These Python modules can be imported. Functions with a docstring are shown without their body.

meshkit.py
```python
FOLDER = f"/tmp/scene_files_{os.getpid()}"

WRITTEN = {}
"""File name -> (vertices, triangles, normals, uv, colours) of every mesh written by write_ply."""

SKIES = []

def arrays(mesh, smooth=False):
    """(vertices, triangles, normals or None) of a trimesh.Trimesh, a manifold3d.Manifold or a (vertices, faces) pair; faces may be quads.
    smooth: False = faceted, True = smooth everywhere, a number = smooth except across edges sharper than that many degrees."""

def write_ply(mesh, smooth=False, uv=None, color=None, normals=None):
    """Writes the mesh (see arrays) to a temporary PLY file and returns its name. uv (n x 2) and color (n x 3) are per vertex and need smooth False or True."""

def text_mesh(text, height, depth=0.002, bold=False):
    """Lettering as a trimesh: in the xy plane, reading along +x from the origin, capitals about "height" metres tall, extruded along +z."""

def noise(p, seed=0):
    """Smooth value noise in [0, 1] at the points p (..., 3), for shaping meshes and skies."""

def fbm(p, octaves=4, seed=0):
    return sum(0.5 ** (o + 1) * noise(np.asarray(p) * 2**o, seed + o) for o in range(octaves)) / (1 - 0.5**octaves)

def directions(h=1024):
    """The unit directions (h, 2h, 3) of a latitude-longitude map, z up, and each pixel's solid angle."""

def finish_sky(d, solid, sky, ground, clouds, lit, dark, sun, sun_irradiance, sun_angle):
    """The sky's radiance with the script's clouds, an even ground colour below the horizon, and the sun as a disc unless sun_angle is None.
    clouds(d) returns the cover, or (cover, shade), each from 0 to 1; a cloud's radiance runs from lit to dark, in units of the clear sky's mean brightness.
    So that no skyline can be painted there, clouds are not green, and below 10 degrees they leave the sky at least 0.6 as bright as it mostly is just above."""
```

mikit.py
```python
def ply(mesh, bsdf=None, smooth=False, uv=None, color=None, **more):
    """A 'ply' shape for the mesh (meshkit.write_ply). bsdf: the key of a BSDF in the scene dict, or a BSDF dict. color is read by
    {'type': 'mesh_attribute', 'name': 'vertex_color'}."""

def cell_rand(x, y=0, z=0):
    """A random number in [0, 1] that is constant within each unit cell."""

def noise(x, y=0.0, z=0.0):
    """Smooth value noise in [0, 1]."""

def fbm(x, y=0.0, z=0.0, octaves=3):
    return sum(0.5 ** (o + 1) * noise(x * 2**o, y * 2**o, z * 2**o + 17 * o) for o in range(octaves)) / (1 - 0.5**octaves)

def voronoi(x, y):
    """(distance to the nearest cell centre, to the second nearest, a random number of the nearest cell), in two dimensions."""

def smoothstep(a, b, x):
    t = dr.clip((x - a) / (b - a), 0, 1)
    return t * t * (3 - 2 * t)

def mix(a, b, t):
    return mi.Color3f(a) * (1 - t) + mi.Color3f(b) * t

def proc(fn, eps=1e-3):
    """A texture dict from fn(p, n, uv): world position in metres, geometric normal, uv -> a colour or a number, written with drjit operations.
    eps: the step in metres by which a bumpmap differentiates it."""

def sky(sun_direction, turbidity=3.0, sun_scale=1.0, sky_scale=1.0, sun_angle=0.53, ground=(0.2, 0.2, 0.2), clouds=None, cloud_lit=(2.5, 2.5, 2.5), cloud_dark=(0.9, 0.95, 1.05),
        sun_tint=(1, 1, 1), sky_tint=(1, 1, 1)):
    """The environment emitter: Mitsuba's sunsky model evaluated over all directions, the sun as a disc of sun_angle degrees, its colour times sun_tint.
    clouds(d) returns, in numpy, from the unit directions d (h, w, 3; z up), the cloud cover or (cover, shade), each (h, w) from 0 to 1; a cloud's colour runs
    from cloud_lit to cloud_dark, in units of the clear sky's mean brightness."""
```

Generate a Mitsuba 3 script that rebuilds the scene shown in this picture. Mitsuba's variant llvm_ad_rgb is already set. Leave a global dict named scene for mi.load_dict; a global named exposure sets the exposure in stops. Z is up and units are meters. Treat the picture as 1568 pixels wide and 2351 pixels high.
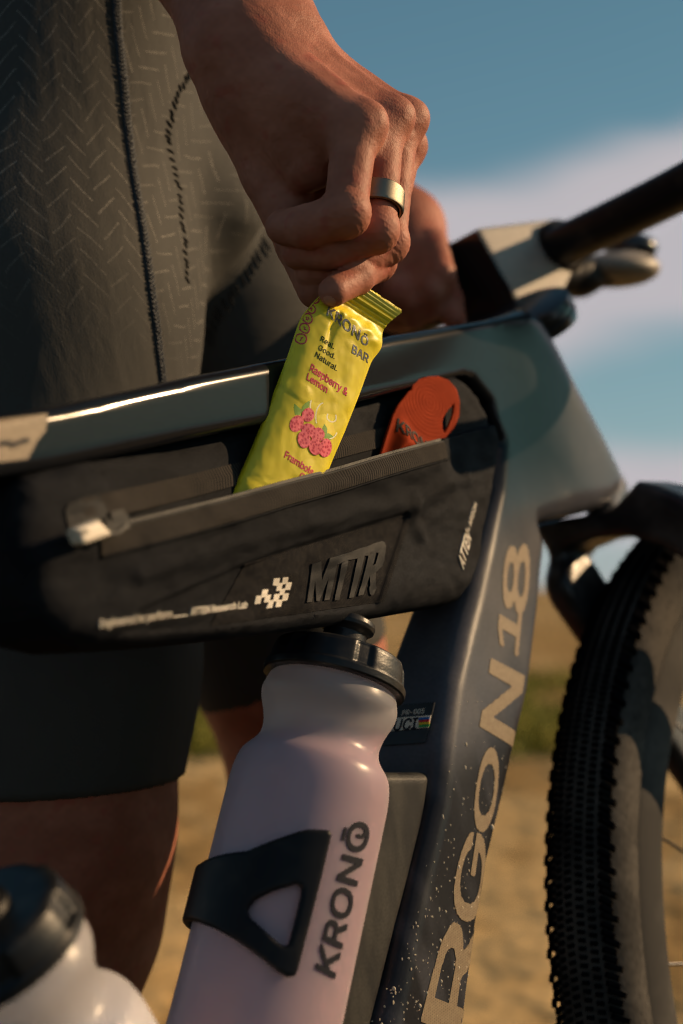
import math, numpy as np, trimesh, drjit as dr, mitsuba as mi, mikit, meshkit
from mikit import noise, fbm, smoothstep, mix, voronoi, cell_rand
from shapely.geometry import Polygon, LineString, Point, box as sbox
from shapely import affinity
from shapely.ops import unary_union
T = mi.ScalarTransform4f
rng = np.random.default_rng(7)
scene, labels = {}, {}

# ------------------------------------------------------------------ camera, sky, exposure
FOC = 3265.0                                  # focal length in units of a 1568 x 2351 grid
PITCH = math.atan(174.5 / FOC)                # the camera looks up a little
CAM = np.array([0, 0, 0.60])
RX = np.array([[1, 0, 0], [0, math.cos(PITCH), -math.sin(PITCH)], [0, math.sin(PITCH), math.cos(PITCH)]])
def W(p): return np.asarray(p, float) @ RX.T + CAM          # level frame of the camera -> world
def D(v): return np.asarray(v, float) @ RX.T
look = D([0, 1, 0])
scene['camera'] = dict(type='thinlens', fov=2 * math.degrees(math.atan(784 / FOC)), aperture_radius=0.0052, focus_distance=0.655,
                       near_clip=0.02, far_clip=3000.0, to_world=T().look_at(origin=CAM.tolist(), target=(CAM + look).tolist(), up=[0, 0, 1]))
exposure = 1.60
def clouds(d):
    az = np.degrees(np.arctan2(d[..., 0], d[..., 1])); el = np.degrees(np.arcsin(np.clip(d[..., 2], -1, 1)))
    q = np.stack([az / 13.0 - el / 26.0, el / 5.5 + az / 30.0, az * 0], -1)
    n = meshkit.fbm(q + 3.7, 4, seed=5)
    big = meshkit.fbm(np.stack([az / 40.0, el / 14.0, az * 0 + 2.2], -1), 2, seed=11)
    bank = np.exp(-((el - 12.8 - 0.22 * (az - 8)) / 4.3) ** 2) * 0.66 + np.exp(-((el - 3.4) / 2.6) ** 2) * 0.36
    c = np.clip((n * 0.70 + big * 0.30 + bank - 0.62) / 0.34, 0, 1)
    return np.clip(c * c * (3 - 2 * c) * 0.92 + 0.05 + 0.62 * np.exp(-np.maximum(el, 0) / 8.0), 0, 1), np.clip(0.35 + 0.5 * (0.6 - n), 0, 1)
SUN = np.array([0.87, 0.24, 0.44])
scene['sky'] = mikit.sky(SUN, turbidity=3.0, sun_scale=1.30, sky_scale=0.78, clouds=clouds, cloud_lit=(3.6, 3.3, 3.45), cloud_dark=(2.7, 2.7, 2.9),
                         ground=(0.20, 0.14, 0.08), sun_tint=(1.0, 0.88, 0.77), sky_tint=(0.54, 1.04, 0.98))

# ------------------------------------------------------------------ measuring frame, small geometry kit
def ray(u, v):
    u, v = np.asarray(u, float), np.asarray(v, float)
    return D(np.stack([(u - 784) / FOC, np.ones_like(u), (1175.5 - v) / FOC], -1))
def PC(u, v, d): return P(u, v, d * .955)
def P(u, v, d): return CAM + ray(u, v) * np.asarray(d, float)[..., None]
unit = lambda a: np.asarray(a, float) / np.linalg.norm(a)
# plane of the bicycle: it leans a little towards the rider
A0 = P(0, 955, .52); B0 = P(1290, 760, .94); C0 = P(1000, 2350, .70)
BF = unit(B0 - A0); BR = unit(np.cross(B0 - A0, C0 - A0)); BR = BR if BR[0] > 0 else -BR
BU = np.cross(BR, BF); BU = BU if BU[2] > 0 else -BU
def bw(q):                                    # bicycle (forward, up, right) -> world
    q = np.asarray(q, float); return A0 + q[..., :1] * BF + q[..., 1:2] * BU + q[..., 2:3] * BR
def wb(p):
    p = np.asarray(p, float) - A0; return np.stack([p @ BF, p @ BU, p @ BR], -1)
def bc(pts, r=0.0):                           # sight lines to the points -> (forward, up) where they meet the plane r to the right of the bicycle's plane
    pts = np.atleast_2d(np.asarray(pts, float)); k = ray(pts[:, 0], pts[:, 1])
    t = ((A0 - CAM) @ BR + r) / (k @ BR)
    return wb(CAM + k * t[:, None])[:, :2]
def bp(u, v, r=0.0): s = bc([(u, v)], r)[0]; return bw([s[0], s[1], r])

def spline(pts, n):
    from scipy.interpolate import CubicSpline
    p = np.asarray(pts, float); t = np.r_[0, np.cumsum(np.linalg.norm(np.diff(p, axis=0), axis=1) ** .5)]
    return CubicSpline(t, p)(np.linspace(0, t[-1], n))
def rc(p, a, b, ra, rb):
    a, b = np.asarray(a, float), np.asarray(b, float); ab = b - a; q = p - a
    t = np.clip(q @ ab / max(ab @ ab, 1e-12), 0, 1)
    return np.linalg.norm(q - t[:, None] * ab, axis=1) - (ra + t * (rb - ra))
def smin(a, b, k):
    h = np.maximum(k - np.abs(a - b), 0) / k; return np.minimum(a, b) - h * h * k * .25
def smax(a, b, k): return -smin(-a, -b, k)
def poly_sd(q, poly):
    poly = np.asarray(poly, float); d = np.full(len(q), 1e9); s = np.zeros(len(q), bool); b = np.roll(poly, 1, 0)
    for a0, b0 in zip(poly, b):
        e = b0 - a0; w = q - a0; t = np.clip(w @ e / max(e @ e, 1e-15), 0, 1)
        d = np.minimum(d, ((w - t[:, None] * e) ** 2).sum(1))
        c = ((q[:, 1] >= a0[1]) != (q[:, 1] >= b0[1]))
        with np.errstate(divide='ignore', invalid='ignore'): s ^= c & (q[:, 0] < a0[0] + (q[:, 1] - a0[1]) * e[0] / (e[1] if e[1] else 1e-15))
    d = np.sqrt(d); return np.where(s, -d, d)
def seg_d(q, pl):
    d = np.full(len(q), 9.)
    for a, b in zip(pl[:-1], pl[1:]):
        e = b - a; w = q - a; t = np.clip(w @ e / (e @ e), 0, 1); d = np.minimum(d, np.linalg.norm(w - t[:, None] * e, axis=1))
    return d
def box_sd(p, c, ax, half, r):
    q = np.abs((p - c) @ np.asarray(ax, float).T) - (np.asarray(half) - r)
    return np.linalg.norm(np.maximum(q, 0), axis=1) + np.minimum(q.max(1), 0) - r
def sstep(a, b, x): t = np.clip((x - a) / (b - a), 0, 1); return t * t * (3 - 2 * t)
def nets(fn, lo, hi, h, slack=1.7):
    """The surface fn = 0 as a closed smooth mesh (surface nets; only blocks near the surface are sampled)."""
    lo, hi = np.asarray(lo, float), np.asarray(hi, float)
    nb = np.ceil((hi - lo) / (4 * h)).astype(int) + 1; n = nb * 4
    def ev(p): return np.concatenate([fn(p[i:i + 300000]) for i in range(0, len(p), 300000)])
    ib = np.stack(np.meshgrid(*[np.arange(k) for k in nb], indexing='ij'), -1).reshape(-1, 3)
    cf = ev(lo + (ib * 4 + 1.5) * h); act = np.abs(cf) < 4 * h * .87 * slack
    V = np.broadcast_to(cf.reshape(nb)[:, None, :, None, :, None], (nb[0], 4, nb[1], 4, nb[2], 4)).reshape(n).copy()
    o = np.stack(np.meshgrid(*[np.arange(4)] * 3, indexing='ij'), -1).reshape(-1, 3)
    ix = (ib[act][:, None] * 4 + o[None]).reshape(-1, 3)
    V[ix[:, 0], ix[:, 1], ix[:, 2]] = ev(lo + ix * h)
    S = V < 0
    cnt = sum(S[a:n[0] - 1 + a, b:n[1] - 1 + b, c:n[2] - 1 + c].astype(np.int8) for a in (0, 1) for b in (0, 1) for c in (0, 1))
    cells = np.argwhere((cnt > 0) & (cnt < 8)); idm = np.full(cnt.shape, -1, np.int64); idm[tuple(cells.T)] = np.arange(len(cells))
    cor = np.array([[a, b, c] for a in (0, 1) for b in (0, 1) for c in (0, 1)])
    vals = np.stack([V[tuple((cells + c).T)] for c in cor], 1); acc = np.zeros((len(cells), 3)); num = np.zeros(len(cells))
    for i in range(8):
        for j in range(i + 1, 8):
            if np.abs(cor[i] - cor[j]).sum() != 1: continue
            x = (vals[:, i] < 0) != (vals[:, j] < 0); t = np.where(x, vals[:, i] / np.where(x, vals[:, i] - vals[:, j], 1), 0)
            acc += np.where(x[:, None], cor[i] + t[:, None] * (cor[j] - cor[i]), 0); num += x
    v = lo + (cells + acc / num[:, None]) * h
    faces = []
    for ax in range(3):
        b, c = (ax + 1) % 3, (ax + 2) % 3
        s0 = np.take(S, np.arange(n[ax] - 1), ax); s1 = np.take(S, np.arange(1, n[ax]), ax)
        e = np.argwhere(s0 != s1); e = e[(e[:, b] > 0) & (e[:, c] > 0) & (e[:, b] < n[b] - 1) & (e[:, c] < n[c] - 1)]
        eb, ec = np.eye(3, dtype=int)[b], np.eye(3, dtype=int)[c]
        q = np.stack([idm[tuple((e - db * eb - dc * ec).T)] for db, dc in ((1, 1), (0, 1), (0, 0), (1, 0))], 1)
        fl = s0[tuple(e.T)]; q = np.where(fl[:, None], q, q[:, ::-1]); faces.append(q[(q >= 0).all(1)])
    q = np.vstack(faces); f = np.vstack([q[:, [0, 1, 2]], q[:, [0, 2, 3]]])
    ep = h * .25
    for _ in range(2):
        f0 = ev(v); g = np.stack([ev(v + ep * np.eye(3)[k]) - f0 for k in range(3)], 1) / ep
        st = -f0[:, None] * g / np.maximum((g * g).sum(1), .04)[:, None]; l = np.linalg.norm(st, axis=1, keepdims=True)
        v = v + st * np.minimum(1, .6 * h / np.maximum(l, 1e-12))
    return trimesh.Trimesh(v, f, process=False)
def grad(fn, p, e=2e-4):
    g = np.stack([fn(p + e * np.eye(3)[k]) - fn(p - e * np.eye(3)[k]) for k in range(3)], 1); return g / (np.linalg.norm(g, axis=1, keepdims=True) + 1e-12)
def cast(fn, o, k, t0=.25, steps=60, relax=.75):
    """Where the sight lines o + t k meet the surface fn = 0: (points, normals)."""
    k = k / np.linalg.norm(k, axis=1, keepdims=True); t = np.full(len(k), t0)
    for _ in range(steps):
        d = fn(o + k * t[:, None]); t = t + np.clip(d, -.02, .05) * relax
        if np.abs(d).max() < 2e-5: break
    p = o + k * t[:, None]; return p, grad(fn, p)
def on(fn, **kw): return lambda uv: cast(fn, CAM, ray(uv[:, 0], uv[:, 1]), **kw)

def grid_mesh(Q, closed_u=False, closed_v=False):
    m, n = Q.shape[:2]; i, j = np.meshgrid(np.arange(m - (not closed_u)), np.arange(n - (not closed_v)), indexing='ij')
    a, b, c, d = i * n + j, ((i + 1) % m) * n + j, ((i + 1) % m) * n + (j + 1) % n, i * n + (j + 1) % n
    f = np.stack([a, b, c, d], -1).reshape(-1, 4); return trimesh.Trimesh(Q.reshape(-1, 3), np.vstack([f[:, [0, 1, 2]], f[:, [0, 2, 3]]]), process=False)
def loft(rings):                              # closed rings (m, n, 3) with flat caps
    rings = np.asarray(rings, float); m, n = rings.shape[:2]; g = grid_mesh(rings, False, True)
    v = np.vstack([g.vertices, rings[0].mean(0), rings[-1].mean(0)]); k = np.arange(n); k1 = (k + 1) % n
    f = np.vstack([g.faces, np.stack([k * 0 + m * n, k, k1], 1), np.stack([k * 0 + m * n + 1, (m - 1) * n + k1, (m - 1) * n + k], 1)])
    g = trimesh.Trimesh(v, f, process=False)
    if g.volume < 0: g.invert()
    return g
def tube(pts, r, n=10):
    p = np.asarray(pts, float); t = np.gradient(p, axis=0); t /= np.linalg.norm(t, axis=1, keepdims=True) + 1e-12
    r = np.broadcast_to(r, (len(p),)); a = np.cross(t, [.31, .2, .93]); a /= np.linalg.norm(a, axis=1, keepdims=True); b = np.cross(t, a); g = np.arange(n) * 2 * np.pi / n
    return loft(p[:, None] + r[:, None, None] * (np.cos(g)[None, :, None] * a[:, None] + np.sin(g)[None, :, None] * b[:, None]))
def revolve(prof, o, ax, n=96, mod=None):     # prof: (axial, radius) rows, from one end to the other
    ax = unit(ax); a = unit(np.cross(ax, [.2, 1, .1])); b = np.cross(ax, a); g = np.arange(n) * 2 * np.pi / n; prof = np.asarray(prof, float)
    r = prof[:, 1:2] * np.ones(n) if mod is None else mod(prof[:, 0][:, None], prof[:, 1][:, None], g[None])
    return loft(o + prof[:, 0][:, None, None] * ax + r[..., None] * (np.cos(g)[:, None] * a + np.sin(g)[:, None] * b))
def cat(ms): return trimesh.util.concatenate(list(ms))
def bx(c, ax, half):
    m = trimesh.creation.box(extents=2 * np.asarray(half)); v = m.vertices @ np.asarray(ax, float) + c
    m = trimesh.Trimesh(v, m.faces, process=False)
    if m.volume < 0: m.invert()
    return m
def key_for(name):
    k, i = name, 1
    while k in scene or any(x.startswith(k + '__') for x in scene): k = f'{name}_{i:03d}'; i += 1
    return k
def add(name, mesh, bsdf, smooth=True, uv=None, label=None, cat_=None, group=None, kind=None, **more):
    k = key_for(name); scene[k] = mikit.ply(mesh, bsdf, smooth=smooth, uv=uv, **more); tag(k, label, cat_, group, kind); return k
def tag(k, label=None, cat_=None, group=None, kind=None):
    d = {a: b for a, b in (('label', label), ('category', cat_), ('group', group), ('kind', kind)) if b}
    if d: labels[k] = d
def lay(flat, q, surf, t):
    """Flat lettering or artwork (x 0..1, y in cap heights, z 0 or 1) laid on a surface. q: first and last point of the base line, cap point above each."""
    b0, b1, c0, c1 = (np.asarray(x, float) for x in q); x, y, z = flat.vertices.T
    p, n = surf((b0 + x[:, None] * (b1 - b0)) * (1 - y[:, None]) + (c0 + x[:, None] * (c1 - c0)) * y[:, None])
    return outward(p, n, z, flat.faces, t)
def outward(p, n, z, f, t):
    m = trimesh.Trimesh(p + n * (z * 2 - 1)[:, None] * t, f, process=False); k = z[f].min(1) > .5
    c = np.cross(m.vertices[f[k, 1]] - m.vertices[f[k, 0]], m.vertices[f[k, 2]] - m.vertices[f[k, 0]])
    return m if (c * n[f[k, 0]]).sum() > 0 else (m.invert() or m)
def fine(m, size):
    v, f = trimesh.remesh.subdivide_to_size(m.vertices, m.faces, size, max_iter=12); return trimesh.Trimesh(v, f, process=False)
def text(s, bold=False, size=.3):
    m = meshkit.text_mesh(s, 1.0, 1.0, bold); m.apply_translation([-m.bounds[0, 0], 0, 0]); w = m.bounds[1, 0]
    m = fine(m, size); v = np.array(m.vertices); v[:, 0] /= w; v[:, 2] = np.round(v[:, 2]); return trimesh.Trimesh(v, m.faces, process=False)
def shape(poly, size=.3):
    return fine(cat(trimesh.creation.extrude_polygon(g, 1.0, engine='earcut') for g in getattr(poly, 'geoms', [poly])), size)
def direct(poly_uv, surf, t, size):           # a flat outline laid straight on a surface
    m = fine(cat(trimesh.creation.extrude_polygon(g, 1.0, engine='earcut') for g in getattr(poly_uv, 'geoms', [poly_uv])), size)
    p, n = surf(m.vertices[:, :2]); return outward(p, n, np.round(m.vertices[:, 2]), m.faces, t)

# ------------------------------------------------------------------ materials
C3 = mi.Color3f
def rgb(c): return {'type': 'rgb', 'value': list(c)} if not callable(c) else mikit.proc(c)
def pr(name, base, rough=.5, bump=None, bscale=1.0, eps=4e-4, **kw):
    d = dict(type='principled', base_color=rgb(base), roughness=mikit.proc(rough) if callable(rough) else rough, **kw)
    if bump: d = {'type': 'bumpmap', 'arbitrary': mikit.proc(bump, eps), 'scale': bscale, 'bsdf': d}
    scene[name] = d
def th(p, s): return p.x * s, p.y * s, p.z * s
def skin_c(p, n, uv):
    a = fbm(*th(p, 55)); b = noise(*th(p, 420)); c = fbm(p.x * 140 + 9, p.y * 140, p.z * 140)
    k = mix((.285, .094, .055), (.36, .132, .083), smoothstep(.3, .7, a)); k = mix(k, (.31, .066, .044), smoothstep(.55, .8, c) * .55)
    return k * (0.93 + .14 * b)
def skin_h(p, n, uv): return (voronoi(p.x * 900 + p.y * 500, p.z * 900 - p.y * 300)[0] * .00009 + fbm(*th(p, 260)) * .00035)
pr('skin', skin_c, .60, skin_h, 1.0, 2e-4, specular=.28)
def dash(a, b, s=.0090, w=.00060):            # short dashes in a basket weave: 0 or 1
    i, j = dr.floor(a / s), dr.floor(b / s); x, y = a / s - i, b / s - j; m = (i - j) - 4 * dr.floor((i - j) / 4)
    d = dr.select(m < 2, dr.abs(y - .5), dr.abs(x - .5)) * s; e = dr.select(m < 1, x < .12, dr.select(m < 2, x > .88, dr.select(m < 3, y > .88, y < .12)))
    return dr.select(e, 0, smoothstep(w * 1.25, w * .6, d))
def shorts_c(p, n, uv):
    wq = fbm(uv.x * 22, uv.y * 16, 5.0) - .5; u, v = uv.x + wq * .010, uv.y + (fbm(uv.x * 18, uv.y * 26, 9.0) - .5) * .012; side = uv.x > .0
    a = dr.select(side, u * .98 + v * .22, (u + v) * .7071); b = dr.select(side, v * .98 - u * .22, (v - u) * .7071)
    k = dash(a, b) * smoothstep(-.115, -.02, v + dr.select(side, u * 1.3 - .06, -.06)) * smoothstep(.5, .42, v) * smoothstep(.10, .07, u)
    spark = smoothstep(.30, .75, noise(u * 1500, v * 1500, 3.0)) * .65 + .35
    w = .9 + .2 * noise(u * 2600, v * 2600)
    base = C3(.047, .0465, .044) * w * (1 + .12 * fbm(u * 60, v * 20))
    return base + C3(.105, .097, .085) * (k * spark * (0.55 + .45 * noise(u * 60, v * 60)))
def shorts_h(p, n, uv):
    return (noise(uv.x * 2400, uv.y * 900) + noise(uv.x * 900 + 7, uv.y * 2400)) * .00006 + fbm(uv.x * 90, uv.y * 40) * .0006
pr('shorts_fabric', shorts_c, .7, shorts_h, 1.0, 2e-4, specular=.15)
pr('seam_thread', (.030, .036, .045), .7, specular=.3)
pr('seam_soft', (.026, .026, .026), .8, specular=.1)
pr('seam_stitch', (.085, .09, .10), .7, specular=.2)
pr('jersey_fabric', (.03, .035, .045), .8)
def bag_c(p, n, uv):
    q = p - mi.Point3f(*[float(x) for x in A0]); s, h, r = [dr.dot(q, mi.Vector3f(*[float(y) for y in ax])) for ax in (BF, BU, BR)]
    d = smoothstep(.40, .75, fbm(s * 28, h * 40, r * 30, 4)) ; e = smoothstep(.5, .8, fbm(s * 9, h * 60 + s * 12, r * 9, 3))
    w = noise(s * 1500, h * 1500); f = smoothstep(.30, .42, s) * .45
    return mix((.005, .0057, .0080), (.024, .0262, .031), (d * .42 + e * .40) * (.35 + .65 * smoothstep(.0, .25, s)) + f) * (.65 + .7 * w)  # left end darkened in the colour for the shade it lies in
def bag_h(p, n, uv):
    q = p - mi.Point3f(*[float(x) for x in A0]); s, h = dr.dot(q, mi.Vector3f(*[float(x) for x in BF])), dr.dot(q, mi.Vector3f(*[float(x) for x in BU]))
    return (dr.sin(s * 5200) * dr.sin(h * 5200)) * .00009 + fbm(s * 60 + h * 9, h * 170 - s * 30, 1.0, 3) * .0012
pr('bag_fabric', bag_c, .8, bag_h, 1.0, 1.5e-4, specular=.10)
def mesh_c(p, n, uv):
    q = p - mi.Point3f(*[float(x) for x in A0]); s, h = dr.dot(q, mi.Vector3f(*[float(x) for x in BF])), dr.dot(q, mi.Vector3f(*[float(x) for x in BU]))
    g = smoothstep(.35, .8, dr.sin((s + h * .5) * 6200) * dr.sin((h - s * .25) * 6200)); return mix((.006, .006, .008), (.075, .066, .052), g * noise(s * 700, h * 700))
pr('bag_mesh', mesh_c, .8, specular=.06)
pr('bag_rubber', (.010, .011, .013), .65, specular=.14)
def tape_c(p, n, uv):
    z = smoothstep(-.3, .7, dr.sin(uv.x * 3300 + dr.abs(uv.y - .5) * 12)); return mix((.010, .010, .011), (.055, .047, .039), z)
pr('zip_tape', tape_c, .85, specular=.06)
pr('zip_metal', (.10, .095, .085), .6, specular=.2)
pr('print_white', (.55, .50, .42), .6)
pr('pull_ivory', (.66, .58, .47), .5)
mix1 = lambda a, b, t: a + (b - a) * t
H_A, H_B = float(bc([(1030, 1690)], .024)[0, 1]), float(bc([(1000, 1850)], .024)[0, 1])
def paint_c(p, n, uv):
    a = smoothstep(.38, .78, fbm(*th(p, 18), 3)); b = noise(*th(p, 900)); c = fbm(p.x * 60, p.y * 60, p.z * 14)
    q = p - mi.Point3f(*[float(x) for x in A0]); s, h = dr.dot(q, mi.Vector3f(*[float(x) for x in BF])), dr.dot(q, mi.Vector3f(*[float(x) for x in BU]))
    d = dr.maximum(smoothstep(.39, .46, s), smoothstep(-.06, -.12, h)) * (.62 + .3 * a) * mix1(1.0, .12 + .45 * smoothstep(.45, .75, fbm(s * 30 + h * 20, h * 9 - s * 60, 2.0, 3)), smoothstep(H_A, H_B, h))  # reflected sky painted lilac grey on head tube and down tube, with streaked dust
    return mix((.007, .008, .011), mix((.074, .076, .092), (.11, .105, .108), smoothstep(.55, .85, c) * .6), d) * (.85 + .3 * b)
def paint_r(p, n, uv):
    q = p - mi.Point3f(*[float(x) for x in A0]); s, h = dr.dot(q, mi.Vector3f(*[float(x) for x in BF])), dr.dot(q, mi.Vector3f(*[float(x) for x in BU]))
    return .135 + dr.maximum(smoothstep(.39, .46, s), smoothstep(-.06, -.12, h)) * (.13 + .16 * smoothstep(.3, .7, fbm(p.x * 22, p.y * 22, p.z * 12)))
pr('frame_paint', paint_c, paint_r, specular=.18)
pr('fork_paint', lambda p, n, uv: mix((.010, .010, .013), (.060, .056, .056), smoothstep(.35, .75, fbm(*th(p, 34), 4))), .34, specular=.4)
pr('decal_tan', lambda p, n, uv: mix((.19, .14, .088), (.24, .185, .12), noise(*th(p, 500))) * (1 - .35 * smoothstep(.1, .9, dr.sin((p.x + p.z) * 2600) * dr.sin((p.x - p.z) * 2600 + p.y * 900))), .5, specular=.25)
def plate_c(p, n, uv):
    return mix((.008, .008, .009), (.032, .030, .026), smoothstep(.3, .75, fbm(p.x * 90, p.y * 90, p.z * 24, 4))) * (.8 + .4 * noise(*th(p, 1100)))
pr('plate_matte', plate_c, .5, lambda p, n, uv: noise(*th(p, 1600)) * .0001, specular=.2)
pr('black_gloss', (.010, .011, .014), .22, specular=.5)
pr('black_satin', lambda p, n, uv: mix((.006, .0065, .009), (.022, .020, .018), smoothstep(.45, .85, fbm(*th(p, 70)))), .42, specular=.14)
pr('dusty_black', lambda p, n, uv: mix((.012, .013, .016), (.30, .26, .21), smoothstep(.25, .6, fbm(*th(p, 30))) * .85), .5)
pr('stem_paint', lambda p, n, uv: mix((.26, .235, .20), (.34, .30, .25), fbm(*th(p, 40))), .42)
def tyre_c(p, n, uv):
    a = fbm(*th(p, 26), 4); b = noise(*th(p, 330)); c = smoothstep(.62, .82, fbm(*th(p, 120)))
    return mix(mix((.034, .032, .030), (.068, .062, .055), smoothstep(.3, .7, a)), (.03, .028, .026), c * .8) * (.75 + .5 * b)
pr('tyre_side', tyre_c, .9, lambda p, n, uv: fbm(*th(p, 500)) * .0003, specular=.06)
pr('tread_rubber', lambda p, n, uv: mix((.004, .004, .005), (.010, .009, .008), smoothstep(.5, .8, fbm(*th(p, 60)))), 1.0, specular=.02)
pr('rim_carbon', lambda p, n, uv: mix((.036, .034, .032), (.078, .072, .064), smoothstep(.3, .75, fbm(*th(p, 24), 4)) * (.6 + .4 * noise(*th(p, 260)))), .75, specular=.08)
pr('spoke_steel', (.05, .05, .055), .35, metallic=.5)
scene['bottle_frost'] = dict(type='principledthin', base_color=rgb((.76, .735, .755)), roughness=.30, diff_trans=1.35, spec_trans=0.40, eta=1.45)
pr('bottle_gloss', (.60, .56, .60), .3)
pr('pink_drink', (.49, .25, .325), .6)
pr('clear_drink', (.90, .90, .90), .6)
pr('cap_rubber', lambda p, n, uv: mix((.006, .0065, .008), (.030, .027, .023), smoothstep(.4, .75, fbm(*th(p, 75)))), .36, lambda p, n, uv: noise(*th(p, 1500)) * .00005, specular=.28)
pr('ink_black', (.012, .013, .020), .6, specular=.15)
def foil(p, n, uv): return fbm(*th(p, 95), 3) * .00045 + smoothstep(.55, .68, fbm(p.x * 30 + p.z * 40, p.y * 60, p.z * 25)) * .0003
pr('foil_yellow', lambda p, n, uv: mix((.66, .53, .012), (.72, .60, .025), noise(*th(p, 300))), .42, foil, 1.0, 4e-4, specular=.45)
pr('ink_grey', (.16, .155, .15), .35, metallic=.3)
pr('ink_dark', (.025, .023, .020), .6, specular=.1)
pr('ink_red', (.58, .025, .075), .5)
pr('ink_berry', lambda p, n, uv: mix((.50, .012, .045), (.80, .13, .17), smoothstep(.15, .55, voronoi(p.x * 620 + p.y * 300, p.z * 620)[0])), .5)
pr('ink_leaf', (.20, .36, .035), .5)
pr('ink_lemon', lambda p, n, uv: mix((.78, .58, .004), (.82, .70, .05), noise(*th(p, 500))), .5)
pr('ink_pith', (.82, .77, .45), .5)
pr('foil_orange', lambda p, n, uv: mix((.26, .026, .004), (.31, .034, .006), noise(*th(p, 200))), .75, lambda p, n, uv: fbm(*th(p, 60), 2) * .0005, 1.0, 4e-4, specular=.06)
scene['ring_metal'] = dict(type='roughconductor', material='none', alpha=.28, specular_reflectance=rgb((.20, .175, .135)))
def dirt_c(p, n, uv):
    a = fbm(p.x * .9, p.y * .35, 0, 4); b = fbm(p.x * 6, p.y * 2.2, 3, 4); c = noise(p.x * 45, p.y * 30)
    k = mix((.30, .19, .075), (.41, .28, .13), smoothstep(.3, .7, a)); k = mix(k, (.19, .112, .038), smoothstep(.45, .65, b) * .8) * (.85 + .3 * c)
    return mix((.045, .042, .018), k, smoothstep(1.25, 1.85, p.y + (fbm(p.x * 3, p.y * 3) - .5) * .8))     # unseen near ground darkened to cut bounced light, then bare earth
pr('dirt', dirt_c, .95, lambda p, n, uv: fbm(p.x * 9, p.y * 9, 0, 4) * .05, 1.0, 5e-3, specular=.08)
pr('grass_blade', lambda p, n, uv: mix((.16, .17, .012), (.26, .22, .03), fbm(p.x * .8, p.y * .8)), .8)
pr('mud', (.52, .44, .33), .8)
pr('nail', (.40, .19, .135), .35, specular=.3)
pr('sticker_black', (.02, .02, .022), .4)
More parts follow.
